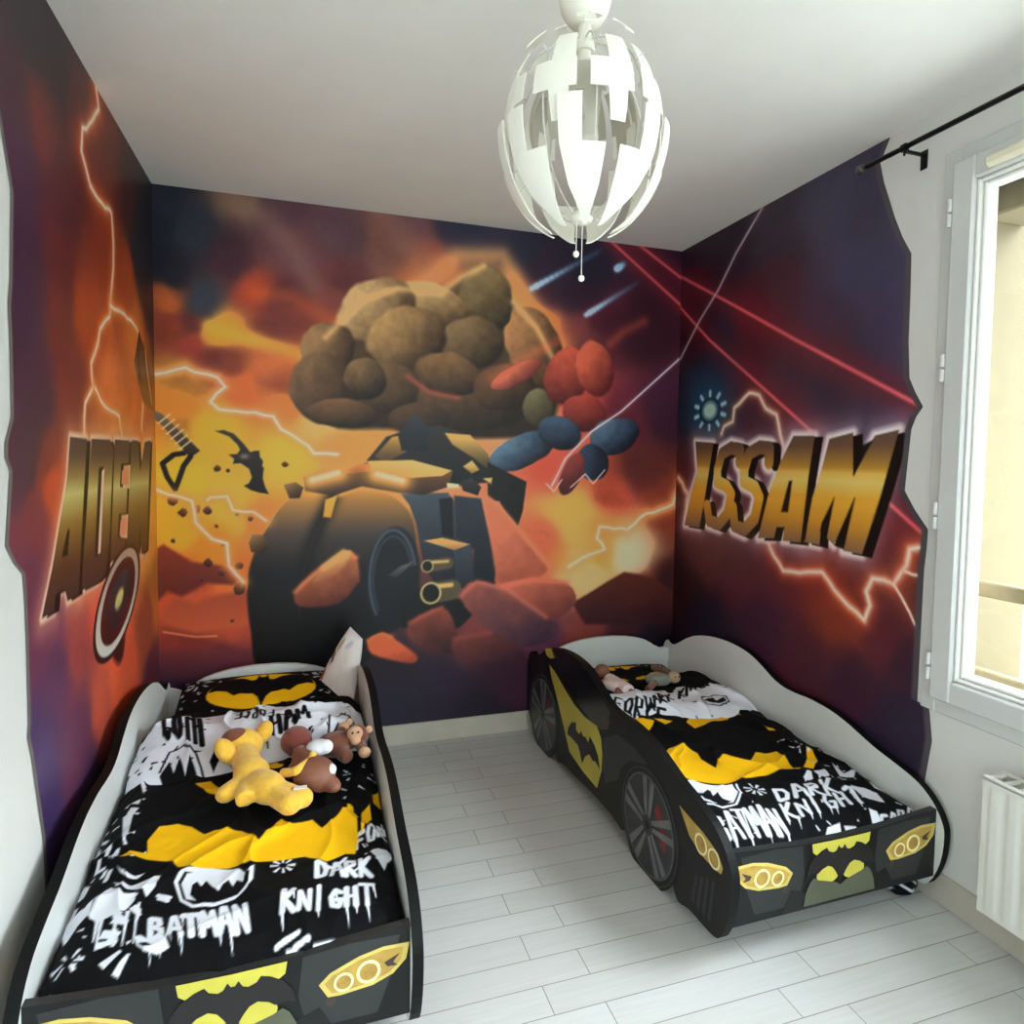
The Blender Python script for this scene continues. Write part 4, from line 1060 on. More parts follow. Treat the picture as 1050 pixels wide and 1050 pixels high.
M['print_spoke'] = mat('printed_silver_spoke', (104, 105, 108), 0.35, vary=0.22, scale=18)
M['print_disc'] = mat('printed_brake_disc', (40, 41, 43), 0.35, vary=0.2, scale=20)
M['print_red'] = mat('printed_red_caliper', (120, 28, 36), 0.4, vary=0.12)
M['print_brown'] = mat('printed_brown_reflection', (66, 52, 44), 0.3, vary=0.2, scale=14)

SIL = [(0.0,.24),(.010,.15),(.045,.068),(.09,.047),(.20,.045),(.262,.030)] + \
      [(.45+.195*math.cos(a), .197-.195*math.sin(a)) for a in np.linspace(math.radians(140), math.radians(40), 13)] + \
      [(.64,.052),(.72,.064),(.90,.064),(1.08,.052),(1.20,.045),(1.262,.030)] + \
      [(1.45+.195*math.cos(a), .197-.195*math.sin(a)) for a in np.linspace(math.radians(140), math.radians(48), 12)] + \
      [(1.625,.075),(1.668,.14),(1.684,.22),(1.682,.32),(1.668,.385),(1.648,.418),(1.622,.430),(1.598,.420),(1.572,.418),(1.545,.428),(1.50,.452),(1.44,.486),(1.36,.518),(1.27,.540),(1.17,.553),(1.08,.556),(.99,.550),(.92,.535),(.85,.508),(.79,.482),(.73,.468),(.66,.466),(.58,.470),(.48,.464),(.40,.448),(.33,.426),(.26,.405),(.18,.388),(.10,.366),(.045,.330),(.012,.285)]

def arc_ring(mb, c, r0, r1, fn, w0, w1, mi, a0=0, a1=2*math.pi, n=48):
    full = abs(a1-a0) > 6.28
    A = np.linspace(a0, a1, n+1)
    vs, fs = [], []
    for a in A:
        for r, w in ((r0, w0), (r0, w1), (r1, w1), (r1, w0)):
            vs.append(fn(c[0]+r*math.cos(a), c[1]+r*math.sin(a), w))
    for i in range(n):
        for k in range(4):
            fs.append((i*4+k, i*4+(k+1) % 4, (i+1)*4+(k+1) % 4, (i+1)*4+k))
    mb.add(vs, fs, mi)

def make_wheel(c, R_, fn, flip):
    mb = MB()
    disc = lambda r, w0, w1, mi, n=48: mb.prism([(c[0]+r*math.cos(t), c[1]+r*math.sin(t)) for t in np.linspace(0, 2*math.pi, n, endpoint=False)], fn, w0, w1, mi, mi, mi)
    disc(R_*1.17, 0, 0.0012, 0)
    disc(R_*0.99, 0.0012, 0.0018, 3)
    arc_ring(mb, c, R_*0.965, R_*1.0, fn, 0.0012, 0.0030, 1)
    arc_ring(mb, c, R_*1.10, R_*1.11, fn, 0.0012, 0.0020, 1)
    sgn = -1 if flip else 1
    for a0, a1 in ((-0.35, 0.30), (-1.05, -0.60)):     # brake caliper towards the front of the car
        arc_ring(mb, c, R_*0.48, R_*0.72, fn, 0.0018, 0.0024, 4, math.pi+a0, math.pi+a1, 10)
    for k in range(5):
        for d in (-0.17, 0.17):
            a = math.radians(90+72*k); 
            p = lambda r, off: (c[0]+r*math.cos(a+off), c[1]+r*math.sin(a+off))
            mb.prism([p(R_*0.16, d*2.2-0.25), p(R_*0.95, d-0.085), p(R_*0.95, d+0.085), p(R_*0.16, d*2.2+0.25)], fn, 0.0018, 0.0034, 2, 2, 2)
    disc(R_*0.20, 0.0018, 0.0036, 3, 24)
    disc(R_*0.09, 0.0036, 0.0042, 0, 16)
    return mb

BAT = [(-1,.10),(-.93,.42),(-.78,.66),(-.56,.80),(-.36,.72),(-.22,.52),(-.17,.46),(-.115,.62),(-.085,.95),(-.045,.74),(.045,.74),(.085,.95),(.115,.62),(.17,.46),(.22,.52),(.36,.72),(.56,.80),(.78,.66),(.93,.42),(1,.10),(.86,.14),(.66,.02),(.52,-.28),(.36,-.14),(.20,-.22),(.08,-.50),(0,-.95),(-.08,-.50),(-.20,-.22),(-.36,-.14),(-.52,-.28),(-.66,.02),(-.86,.14)]

def side_decals(panel, fn, flip):
    """fn(y, z, w): a point w metres out from the printed face"""
    def flat(name, shapes, mats, label=None):
        mb = MB()
        for pts, mi, w0, w1 in shapes:
            mb.prism(pts, fn, w0, w1, mi, mi, mi)
        return tag(mb.build(name, mats, panel), label)
    wm = [M['print_tyre'], M['print_rim'], M['print_spoke'], M['print_disc'], M['print_red']]
    for c in ((0.452, 0.170), (1.450, 0.176)):
        make_wheel(c, 0.165, fn, flip).build('wheel', wm, panel)
    yel = [(1.379,0.436),(1.309,0.422),(1.197,0.384),(1.083,0.352),(0.977,0.340),(0.860,0.347),(0.822,0.314),(0.808,0.255),(0.812,0.189),(0.849,0.105),(0.987,0.111),(1.126,0.132),(1.195,0.217),(1.287,0.322),(1.351,0.386)]
    yel = [(min(y, 1.60), z) for y, z in yel]
    flat('yellow_panel', [(yel, 0, 0, 0.0008)], [M['print_yellow']])
    bat = [(1.153,0.197),(1.144,0.231),(1.107,0.269),(1.062,0.285),(1.060,0.253),(1.025,0.248),(1.009,0.270),(0.990,0.256),(0.962,0.262),(0.936,0.249),(0.923,0.282),(0.876,0.264),(0.842,0.234),(0.825,0.191),(0.873,0.205),(0.886,0.194),(0.926,0.208),(0.966,0.179),(0.992,0.139),(1.015,0.177),(1.037,0.197),(1.074,0.200),(1.104,0.202),(1.127,0.201)]
    flat('bat_emblem', [(bat, 0, 0.0008, 0.0014)], [M['print_bat']], 'black bat emblem on the yellow door')
    win = [(1.352,0.510),(1.222,0.547),(1.067,0.536),(0.940,0.522),(0.835,0.485),(0.747,0.446),(0.763,0.370),(0.823,0.349),(0.919,0.347),(1.045,0.370),(1.175,0.405),(1.281,0.456)]
    refl = [(0.860,0.348),(0.831,0.393),(0.783,0.416),(0.750,0.413),(0.763,0.371),(0.823,0.349)]
    flat('side_window', [(win, 0, 0, 0.0008), (refl, 1, 0.0008, 0.0011)], [M['print_dark'], M['print_brown']])
    fin = [(1.436,0.496),(1.363,0.517),(1.289,0.494),(1.371,0.466),(1.422,0.470)]
    flat('tail_stripe', [(fin, 0, 0, 0.0008)], [M['print_yellow']])
    sw = [(0.804,0.321),(0.687,0.384),(0.562,0.390),(0.461,0.370),(0.502,0.358),(0.589,0.329),(0.649,0.278),(0.671,0.223),(0.778,0.157),(0.802,0.210)]
    flat('body_highlight', [(sw, 0, 0, 0.0006)], [M['print_grey']])
    hl = [(0.266,0.331),(0.213,0.323),(0.136,0.314),(0.067,0.294),(0.043,0.265),(0.049,0.245),(0.087,0.241),(0.149,0.246),(0.208,0.268)]
    lens = []
    mb = MB(); mb.prism(hl, fn, 0, 0.0008, 0, 0, 0)
    for q, r_ in (([(0.148,0.275)][0], 0.030), ([(0.084,0.268)][0], 0.028)):
        arc_ring(mb, q, r_*0.80, r_, fn, 0.0008, 0.0016, 1)
        mb.prism([(q[0]+r_*0.8*math.cos(t), q[1]+r_*0.8*math.sin(t)) for t in np.linspace(0, 6.283, 25)[:-1]], fn, 0.0008, 0.0011, 2, 2, 2)
    mb.build('headlight', [M['print_amber'], M['print_ring'], M['print_lens']], panel)
    sl = MB()
    for k in range(4):
        y = 0.075+k*0.028; 
        sl.prism([(y, 0.205-k*0.012), (y+0.012, 0.21-k*0.012), (y+0.030, 0.085), (y+0.018, 0.075)], fn, 0, 0.0009, 0, 0, 0)
    sl.build('air_vent', [M['print_grey']], panel)

def make_bed():
    r = empty('car_bed')
    T = 0.026
    sil = smooth_closed(SIL, 3)
    for x0, x1, flip in ((0.0, T, False), (BEDW-T, BEDW, True)):
        mb = MB().prism(sil, lambda y, z, w: (w, y, z), x0, x1, 0 if not flip else 1, 1 if not flip else 0, 2)
        p = mb.build('side_panel', [M['bed_black'], M['bed_white'], M['bed_edge']], r)
        # material of the two big faces: printed outside, white inside
        for f in p.data.polygons:
            if len(f.vertices) > 8:
                cx = f.center.x
                outside = (cx < 0.5*T) if not flip else (cx > BEDW-0.5*T)
                f.material_index = 0 if outside else 1
        if not flip: side_decals(p, lambda y, z, w: (-w, y, z), False)
        else: side_decals(p, lambda y, z, w: (BEDW+w, y, z), True)
    # headboard
    hz = [(T,.405),(.075,.388),(.11,.405),(.16,.437),(.23,.458),(.31,.470),(.40,.474),(.49,.470),(.57,.458),(.64,.437),(.69,.405),(.725,.388),(BEDW-T,.388)]
    hp = [(T,.06)]+[hz[0]]+[q for i in range(1, len(hz)) for q in [((hz[i-1][0]+hz[i][0])/2, (hz[i-1][1]+hz[i][1])/2+0.002), hz[i]]]+[(BEDW-T,.06)]
    MB().prism(hp, lambda x, z, w: (x, w, z), 1.618, 1.640, 0, 0, 0).build('headboard', [M['bed_white']], r)
    # front bumper panel
    fz = [(T,.312),(.12,.304),(.25,.294),(.40,.290),(.55,.294),(.68,.304),(BEDW-T,.312)]
    F0 = 0.030
    fn = lambda x, z, w: (x, F0-w, z)
    fb = MB()
    n = 24; vs, fs = [], []
    xs = np.linspace(T, BEDW-T, n+1)
    tops = np.interp(xs, [a for a, b in fz], [b for a, b in fz])
    for w in (0.0, -0.022):
        for k, x in enumerate(xs):
            vs += [fn(x, 0.098, w), fn(x, tops[k], w)]
    m_ = 2*(n+1)
    for k in range(n):
        a, b, c, d = 2*k, 2*k+1, 2*k+3, 2*k+2
        fs += [(a, d, c, b), (m_+a, m_+b, m_+c, m_+d), (b, c, m_+c, m_+b), (a, m_+a, m_+d, d)]
    fs += [(0, 1, m_+1, m_), (2*n, m_+2*n, m_+2*n+1, 2*n+1)]
    fb.add(vs, fs, [0, 1, 2, 0]*n+[0, 0])
    front = fb.build('front_panel', [M['bed_black'], M['bed_white'], M['print_grey']], r)
    def deco(name, shapes, mats, label=None):
        mb = MB()
        for pts, mi, w0, w1 in shapes:
            # split long shapes so that they follow the slight curve
            mb.prism(pts, fn, w0, w1, mi, mi, mi)
        return tag(mb.build(name, mats, front), label)
    for q in ([(.05,.292),(.16,.296),(.26,.288),(.27,.20),(.25,.12),(.10,.12),(.07,.20)], [(.75,.292),(.64,.296),(.54,.288),(.53,.20),(.55,.12),(.70,.12),(.73,.20)]):
        deco('hood_print', [(q, 0, 0, .0005)], [M['print_grey']])
    deco('lower_grille', [([(.19,.100),(.225,.165),(.27,.15),(.40,.130),(.53,.15),(.575,.165),(.61,.100)], 0, .0005, .0010)], [M['print_dark']])
    e = 0.400
    deco('yellow_band', [([(e-.108,.288),(e-.104,.262),(e-.090,.252),(e-.065,.262),(e-.04,.250),(e-.02,.242),(e,.255),(e+.02,.242),(e+.04,.250),(e+.065,.262),(e+.090,.252),(e+.104,.262),(e+.108,.288),(e,.286)], 0, .0015, .0020),
                         ([(e-.047+.041*math.cos(t), .188+.027*math.sin(t)) for t in np.linspace(0, 6.283, 25)[:-1]], 0, .0018, .0023), ([(e+.047+.041*math.cos(t), .188+.027*math.sin(t)) for t in np.linspace(0, 6.283, 25)[:-1]], 0, .0018, .0023)], [M['print_yellow2']])
    dome = [(-.132,.108),(-.126,.145),(-.112,.174),(-.098,.186),(-.078,.176),(-.048,.168),(-.020,.160),(0,.148),(.020,.160),(.048,.168),(.078,.176),(.098,.186),(.112,.174),(.126,.145),(.132,.108)]
    deco('olive_dome', [([(e+a, b) for a, b in dome], 0, .0023, .0027)], [M['print_olive']])
    wing = [(-.118,.192),(-.112,.222),(-.095,.246),(-.070,.262),(-.052,.268),(-.044,.256),(-.028,.250),(-.018,.254),(-.010,.268),(-.004,.258),(.004,.258),(.010,.268),(.018,.254),(.028,.250),(.044,.256),(.052,.268),(.070,.262),(.095,.246),(.112,.222),(.118,.192),(.100,.200),(.078,.196),(.066,.206),(.046,.213),(.030,.206),(.018,.190),(.008,.172),(0,.152),(-.008,.172),(-.018,.190),(-.030,.206),(-.046,.213),(-.066,.206),(-.078,.196),(-.100,.200)]
    deco('bat_emblem', [([(e+a*1.06, b+0.001) for a, b in wing], 0, .0023, .0030)], [M['print_bat']], 'spread black bat emblem over yellow on the bumper')
    for s in (-1, 1):
        X = lambda x: 0.4+s*(x-0.4)
        hl = [(.573,.216),(.597,.238),(.66,.262),(.712,.272),(.772,.270),(.764,.232),(.735,.204),(.690,.188),(.62,.182),(.592,.184)]
        mb = MB().prism([(X(a), b) for a, b in hl], fn, 0.0005, 0.0016, 4, 4, 4)
        hin = [(.585,.216),(.602,.231),(.66,.253),(.712,.264),(.758,.262),(.752,.232),(.728,.210),(.688,.196),(.624,.190),(.600,.192)]
        mb.prism([(X(a), b) for a, b in hin], fn, 0.0016, 0.0020, 0, 0, 0)
        for (a, b, r_) in ((.626,.211,.0215), (.680,.222,.0265)):
            arc_ring(mb, (X(a), b), r_*0.75, r_, fn, 0.0020, 0.0030, 1)
            mb.prism([(X(a)+r_*0.8*math.cos(t), b+r_*0.8*math.sin(t)) for t in np.linspace(0, 6.283, 25)[:-1]], fn, 0.0020, 0.0024, 2, 2, 2)
        mb.prism([(X(a), b) for a, b in [(.715,.235),(.75,.250),(.735,.232),(.745,.222),(.722,.224)]], fn, 0.0020, 0.0024, 3, 3, 3)
        mb.prism([(X(.598+.010*math.cos(t)), .172+.011*math.sin(t)) for t in np.linspace(0, 6.283, 17)[:-1]], fn, 0.0005, 0.0014, 3, 3, 3)
        mb.build('headlight', [M['print_amber'], M['print_ring'], M['print_lens'], M['print_brown'], M['print_gold']], front)
    MB().box((T, 0.06, 0.150), (BEDW-T, 1.618, 0.168)).box((T, 0.06, 0.11), (T+0.03, 1.618, 0.150)).box((BEDW-T-0.03, 0.06, 0.11), (BEDW-T, 1.618, 0.150)).build('base_board', [M['bed_white']], r)
    return r
TH = math.radians(1.0)
BED_R = (1.078, 1.47, 0.0)
BED_L = (-0.555, 1.44, 0.0)
bed = make_bed()
bed.location, bed.rotation_euler = BED_R, (0, 0, TH)
tag(bed, 'black race-car bed with bat emblem standing by the wall with the window', 'bed')
b2 = copy_tree(bed)
b2.location = BED_L
tag(b2, 'black race-car bed along the left wall, holding the yellow lion toy', 'bed')
# ------------------------------------------------------------------ bedding
FABRIC = mat_print('printed_cotton', 0.85, bump=0.15, bscale=500, spec=0.15)
INK, WHITE, YEL = (8, 8, 11), (226, 228, 238), (244, 186, 16)

GLYPH = {
 'A': [[(0,0),(.35,1),(.55,1),(.9,0)], [(.2,.38),(.75,.38)]],
 'B': [[(0,0),(.05,1),(.6,.92),(.65,.65),(.1,.52),(.7,.42),(.72,.1),(0,0)]],
 'T': [[(-.1,1),(.95,.95)], [(.42,.95),(.4,0)]],
 'M': [[(0,0),(.08,1),(.45,.35),(.8,1),(.95,0)]],
 'N': [[(0,0),(.05,1),(.75,.05),(.8,1)]],
 'D': [[(0,0),(.05,1),(.6,.85),(.78,.5),(.6,.1),(0,0)]],
 'R': [[(0,0),(.05,1),(.65,.9),(.62,.6),(.05,.5),(.75,0)]],
 'K': [[(0,0),(.05,1)], [(.7,1),(.08,.48),(.8,0)]],
 'I': [[(.25,0),(.3,1)]],
 'G': [[(.8,.85),(.4,1),(.05,.6),(.15,.12),(.6,.02),(.8,.4),(.45,.42)]],
 'H': [[(0,0),(.05,1)], [(.72,1),(.72,0)], [(.05,.5),(.72,.52)]],
 'O': [[(.4,1),(.05,.6),(.15,.1),(.6,.05),(.8,.5),(.65,.92),(.4,1)]],
 'F': [[(0,0),(.05,1),(.75,.98)], [(.05,.52),(.6,.55)]],
 'C': [[(.8,.85),(.4,1),(.05,.55),(.25,.05),(.8,.12)]],
 'E': [[(.75,1),(.05,.98),(0,.02),(.75,0)], [(.02,.5),(.6,.52)]]}

def scrawl(cv, text, p0, p1, up, w, col, seed=0, drips=0.0, gap=1.18, drip_dir=None):
    """hand-lettered word from p0 to p1 (baseline), letters as tall as the vector up"""
    rnd = random.Random(seed)
    n = len(text); dx, dy = (p1[0]-p0[0])/n, (p1[1]-p0[1])/n
    dd = drip_dir or (-up[0]*0.5, -up[1]*0.5)
    for i, ch in enumerate(text):
        if ch not in GLYPH: continue
        ox, oy = p0[0]+dx*i, p0[1]+dy*i
        k = rnd.uniform(0.85, 1.12)
        pt = lambda q: (ox+dx/gap*q[0]+up[0]*q[1]*k, oy+dy/gap*q[0]+up[1]*q[1]*k)
        for st in GLYPH[ch]:
            q = [pt(a) for a in st]
            cv.stroke(q, w*rnd.uniform(0.85, 1.2), col, soft=0.004)
            if drips:
                for _ in range(2):
                    b = rnd.choice(q); L = drips*rnd.uniform(0.4, 1.2)
                    cv.taper(b, (b[0]+dd[0]*L, b[1]+dd[1]*L), w*0.55, w*0.12, col)
    return cv

def burst(cv, c, r0, r1, n, col, seed=0, a0=0, a1=6.283, w=0.010):
    rnd = random.Random(seed)
    for k in range(n):
        a = a0+(a1-a0)*k/n+rnd.uniform(-.1, .1)
        cv.taper((c[0]+r0*math.cos(a), c[1]+r0*math.sin(a)), (c[0]+r1*math.cos(a), c[1]+r1*math.sin(a)), w*0.5, w*rnd.uniform(.8, 1.4), col)

def splats(cv, box, n, col, seed):
    rnd = random.Random(seed)
    for _ in range(n):
        x, y = rnd.uniform(box[0], box[1]), rnd.uniform(box[2], box[3]); a = rnd.uniform(0, 3.14); L = rnd.uniform(.006, .022)
        cv.taper((x, y), (x+L*math.cos(a), y+L*math.sin(a)), rnd.uniform(.004, .010), rnd.uniform(.002, .007), col)

def bat(cv, c, w, h, col, ang=0.0):
    ca, sa = math.cos(ang), math.sin(ang)
    cv.poly([(c[0]+x*w*ca-y*h*sa, c[1]+x*w*sa+y*h*ca) for x, y in BAT], col, soft=0.004)

def duvet_surface(U, V, z0, k, seed, v_end):
    z = z0+k*V
    e = np.minimum(U-0.034, 0.766-U)
    z = z-0.040*np.exp(-(e/0.030)**1.3)
    z = z-0.045*np.exp(-((V-0.034)/0.030)**1.2)-0.03*np.exp(-((v_end-V)/0.03)**1.2)
    a = fbm(U*3.0, V*3.0, seed, 3)
    warp = 0.35*fbm(U*4, V*4, seed+3, 2)
    r1 = 1-np.abs(np.sin((U*7.5+V*2.2+warp*6)*1.6+a*3)); r1 = r1**3
    r2 = 1-np.abs(np.sin((V*9.0-U*3.0+warp*5)*1.3)); r2 = r2**4
    amp = 0.35+0.65*np.exp(-((V-0.52)/0.28)**2)
    r3 = (1-np.abs(np.sin((U*16-V*6+warp*9)*1.4+a*4)))**3
    z = z+0.030*a+amp*(0.017*r1+0.012*r2+0.007*r3)+0.004*fbm(U*22, V*22, seed+8, 2)
    return np.maximum(z, 0.20)

def paint_duvet_a(cv):
    """left duvet: BATMAN along the foot, KNIGHT towards the right"""
    white = [
     [(-0.019,0.553),(-0.000,0.578),(0.025,0.551),(0.050,0.501),(0.039,0.495),(0.017,0.510),(0.009,0.479),(0.001,0.485),(-0.003,0.516),(-0.010,0.509)],
     [(-0.003,0.373),(-0.001,0.437),(0.025,0.425),(0.055,0.374),(0.051,0.343),(0.027,0.352),(0.005,0.342),(-0.003,0.331)],
     [(0.006,0.245),(0.003,0.310),(0.023,0.339),(0.046,0.319),(0.044,0.290),(0.068,0.278),(0.085,0.303),(0.083,0.248),(0.067,0.233),(0.057,0.198),(0.050,0.195),(0.035,0.236),(0.023,0.237),(0.016,0.218)],
     [(0.081,0.244),(0.088,0.292),(0.114,0.315),(0.145,0.280),(0.172,0.278),(0.175,0.254),(0.159,0.224),(0.125,0.219),(0.106,0.216)],
     [(0.106,0.399),(0.132,0.358),(0.156,0.347),(0.176,0.355),(0.164,0.333),(0.141,0.336),(0.123,0.361)],
     [(0.111,0.335),(0.156,0.306),(0.187,0.320),(0.216,0.323),(0.211,0.283),(0.197,0.257),(0.186,0.281),(0.150,0.291)],
     [(0.070,0.632),(0.081,0.629),(0.089,0.570),(0.104,0.552),(0.106,0.520),(0.105,0.473),(0.094,0.514)],
     [(0.709,0.290),(0.733,0.309),(0.770,0.307),(0.772,0.285),(0.751,0.261),(0.740,0.231),(0.727,0.259)],
     [(0.767,0.252),(0.781,0.248),(0.786,0.194),(0.777,0.203)],
     [(0.562,0.049),(0.609,0.049),(0.632,0.001),(0.610,-0.002),(0.608,0.020),(0.595,0.036),(0.587,0.003),(0.561,0.006)],
     [(0.505,0.050),(0.527,0.050),(0.531,0.019),(0.515,0.006),(0.504,0.016)],
     [(0.475,0.024),(0.497,0.035),(0.494,0.002),(0.482,0.003)]]
    for q in white: cv.poly(q, WHITE, soft=0.003)
    L = lambda q, w: cv.stroke(q, w, WHITE, soft=0.003)
    for q in ([(0.005,0.607),(0.021,0.587),(0.036,0.608)], [(0.031,0.568),(0.053,0.539)], [(0.053,0.491),(0.073,0.494),(0.069,0.462)], [(0.086,0.437),(0.094,0.463),(0.094,0.431)], [(0.058,0.453),(0.058,0.417),(0.074,0.413)], [(0.082,0.399),(0.079,0.381)], [(0.094,0.391),(0.091,0.359)],
              [(0.222,0.257),(0.248,0.243)], [(0.226,0.246),(0.245,0.233)], [(0.037,0.014),(0.084,0.024)], [(0.130,0.012),(0.147,0.039)], [(0.148,0.017),(0.173,0.010)],
              [(0.486,0.056),(0.531,0.073)], [(0.524,0.050),(0.552,0.057)], [(0.682,0.004),(0.691,0.045),(0.736,0.051),(0.700,0.026),(0.713,0.017)], [(0.729,0.003),(0.743,0.023),(0.767,0.010),(0.766,-0.008)], [(0.598,0.268),(0.615,0.255),(0.647,0.286)]):
        L(q, 0.011)
    for t in ((500,500),(535,500),(490,560),(560,480),(585,480)):
        a, b = [(0.116,0.225),(0.124,0.111)]; d = (b[0]-a[0], b[1]-a[1])
        dx = (t[0]-500)*0.00085; cv.taper((a[0]+dx, a[1]), (a[0]+dx+d[0]*0.9, a[1]+d[1]*(0.6+t[1]%7*0.06)), 0.010, 0.003, WHITE)
    # oval badge with a bat above the big word
    ov = [(0.249,0.292),(0.259,0.329),(0.292,0.333),(0.334,0.325),(0.383,0.308),(0.412,0.285),(0.428,0.304),(0.428,0.251),(0.416,0.222),(0.391,0.198),(0.348,0.187),(0.301,0.196),(0.272,0.226)]
    cv.poly(ov, WHITE, soft=0.003)
    ib = [(0.259,0.289),(0.269,0.319),(0.402,0.296),(0.418,0.276),(0.417,0.240),(0.395,0.211),(0.347,0.199),(0.302,0.206),(0.277,0.232)]
    cv.poly(ib, INK, soft=0.003)
    cv.poly([(0.266,0.283),(0.275,0.314),(0.321,0.319),(0.397,0.297),(0.408,0.279),(0.406,0.247),(0.391,0.262),(0.383,0.242),(0.372,0.267),(0.360,0.256),(0.353,0.233),(0.338,0.252),(0.321,0.282),(0.312,0.263),(0.301,0.284),(0.291,0.276),(0.291,0.241),(0.307,0.215),(0.284,0.229)], WHITE, soft=0.003)
    a = [(0.229,0.125),(0.439,0.094),(0.216,0.196),(0.278,0.028),(0.267,0.097)]
    scrawl(cv, 'BATMAN', a[0], a[1], (a[2][0]-a[0][0], a[2][1]-a[0][1]), 0.013, WHITE, seed=3, drips=0.9, drip_dir=(a[3][0]-a[4][0], a[3][1]-a[4][1]))
    cv.poly([(0.194,0.148),(0.208,0.143),(0.231,0.125),(0.255,0.124),(0.271,0.096),(0.249,0.086),(0.221,0.098),(0.203,0.122)], WHITE, soft=0.003)
    cv.poly([(0.205,0.126),(0.224,0.120),(0.234,0.107),(0.218,0.111)], INK, soft=0.003)
    a = [(0.496,0.128),(0.709,0.106),(0.495,0.182),(0.599,0.138),(0.602,0.084)]
    scrawl(cv, 'KNIGHT', a[0], a[1], (a[2][0]-a[0][0]+0.004, a[2][1]-a[0][1]+0.012), 0.013, WHITE, seed=5, drips=0.8, drip_dir=(a[4][0]-a[3][0], a[4][1]-a[3][1]))
    a = [(0.575,0.232),(0.715,0.199),(0.576,0.286)]
    scrawl(cv, 'DARK', a[0], a[1], (a[2][0]-a[0][0], a[2][1]-a[0][1]), 0.013, WHITE, seed=6)
    a = [(0.675,0.316),(0.774,0.379),(0.680,0.377)]
    scrawl(cv, 'FOR', a[0], a[1], (a[2][0]-a[0][0], a[2][1]-a[0][1]), 0.012, WHITE, seed=8)
    for c, n, s_ in (([(0.495,0.293)][0], 8, 1), ([(0.040,0.049)][0], 7, 2), ([(0.077,0.125)][0], 6, 3), ([(0.727,-0.186)][0], 6, 4)):
        burst(cv, c, 0.010, 0.030, n, WHITE, seed=s_, w=0.009)
    c = [(0.218,0.152)][0]
    burst(cv, c, 0.055, 0.095, 6, WHITE, seed=5, a0=2.0, a1=4.6, w=0.018)
    splats(cv, (0.05, 0.20, 0.10, 0.45), 26, WHITE, 3); splats(cv, (0.04, 0.12, 0.45, 0.75), 14, WHITE, 4); splats(cv, (0.66, 0.76, 0.2, 0.7), 22, WHITE, 5)
    a = [(-0.012,0.541),(0.040,0.590),(-0.017,0.587)]
    for q in ([(0.097,0.502),(0.075,0.618),(0.083,0.666),(0.107,0.649),(0.097,0.622),(0.104,0.535)], [(0.078,0.687),(0.103,0.697),(0.102,0.670)], [(-0.012,0.524),(-0.017,0.560),(-0.001,0.583),(0.038,0.536),(0.035,0.511)], [(0.059,0.785),(0.089,0.794),(0.105,0.756),(0.105,0.722),(0.088,0.771)]):
        cv.poly(q, WHITE, soft=0.003)
    # big yellow emblem with a black bat
    cv.poly([(0.101,0.427),(0.127,0.449),(0.167,0.433),(0.158,0.483),(0.177,0.534),(0.221,0.543),(0.258,0.523),(0.294,0.478),(0.317,0.490),(0.348,0.486),(0.386,0.458),(0.434,0.391),(0.464,0.447),(0.488,0.489),(0.514,0.455),(0.570,0.465),(0.594,0.428),(0.631,0.458),(0.666,0.480),(0.689,0.452),(0.686,0.367),(0.673,0.295),(0.648,0.304),(0.601,0.285),(0.547,0.319),(0.478,0.314),(0.420,0.316),(0.363,0.318),(0.333,0.324),(0.293,0.330),(0.251,0.345),(0.232,0.379),(0.192,0.395),(0.141,0.422)], YEL, soft=0.003)
    for q in ([(0.746,0.568),(0.795,0.633),(0.799,0.570),(0.762,0.511),(0.743,0.516)], [(0.666,0.497),(0.682,0.483),(0.680,0.338),(0.666,0.376)], [(0.704,0.462),(0.730,0.495),(0.729,0.432),(0.694,0.377)], [(0.240,0.727),(0.281,0.743),(0.333,0.649),(0.327,0.620),(0.278,0.669)], [(0.422,0.798),(0.468,0.811),(0.490,0.762),(0.447,0.756)]):
        cv.poly(q, YEL, soft=0.003)

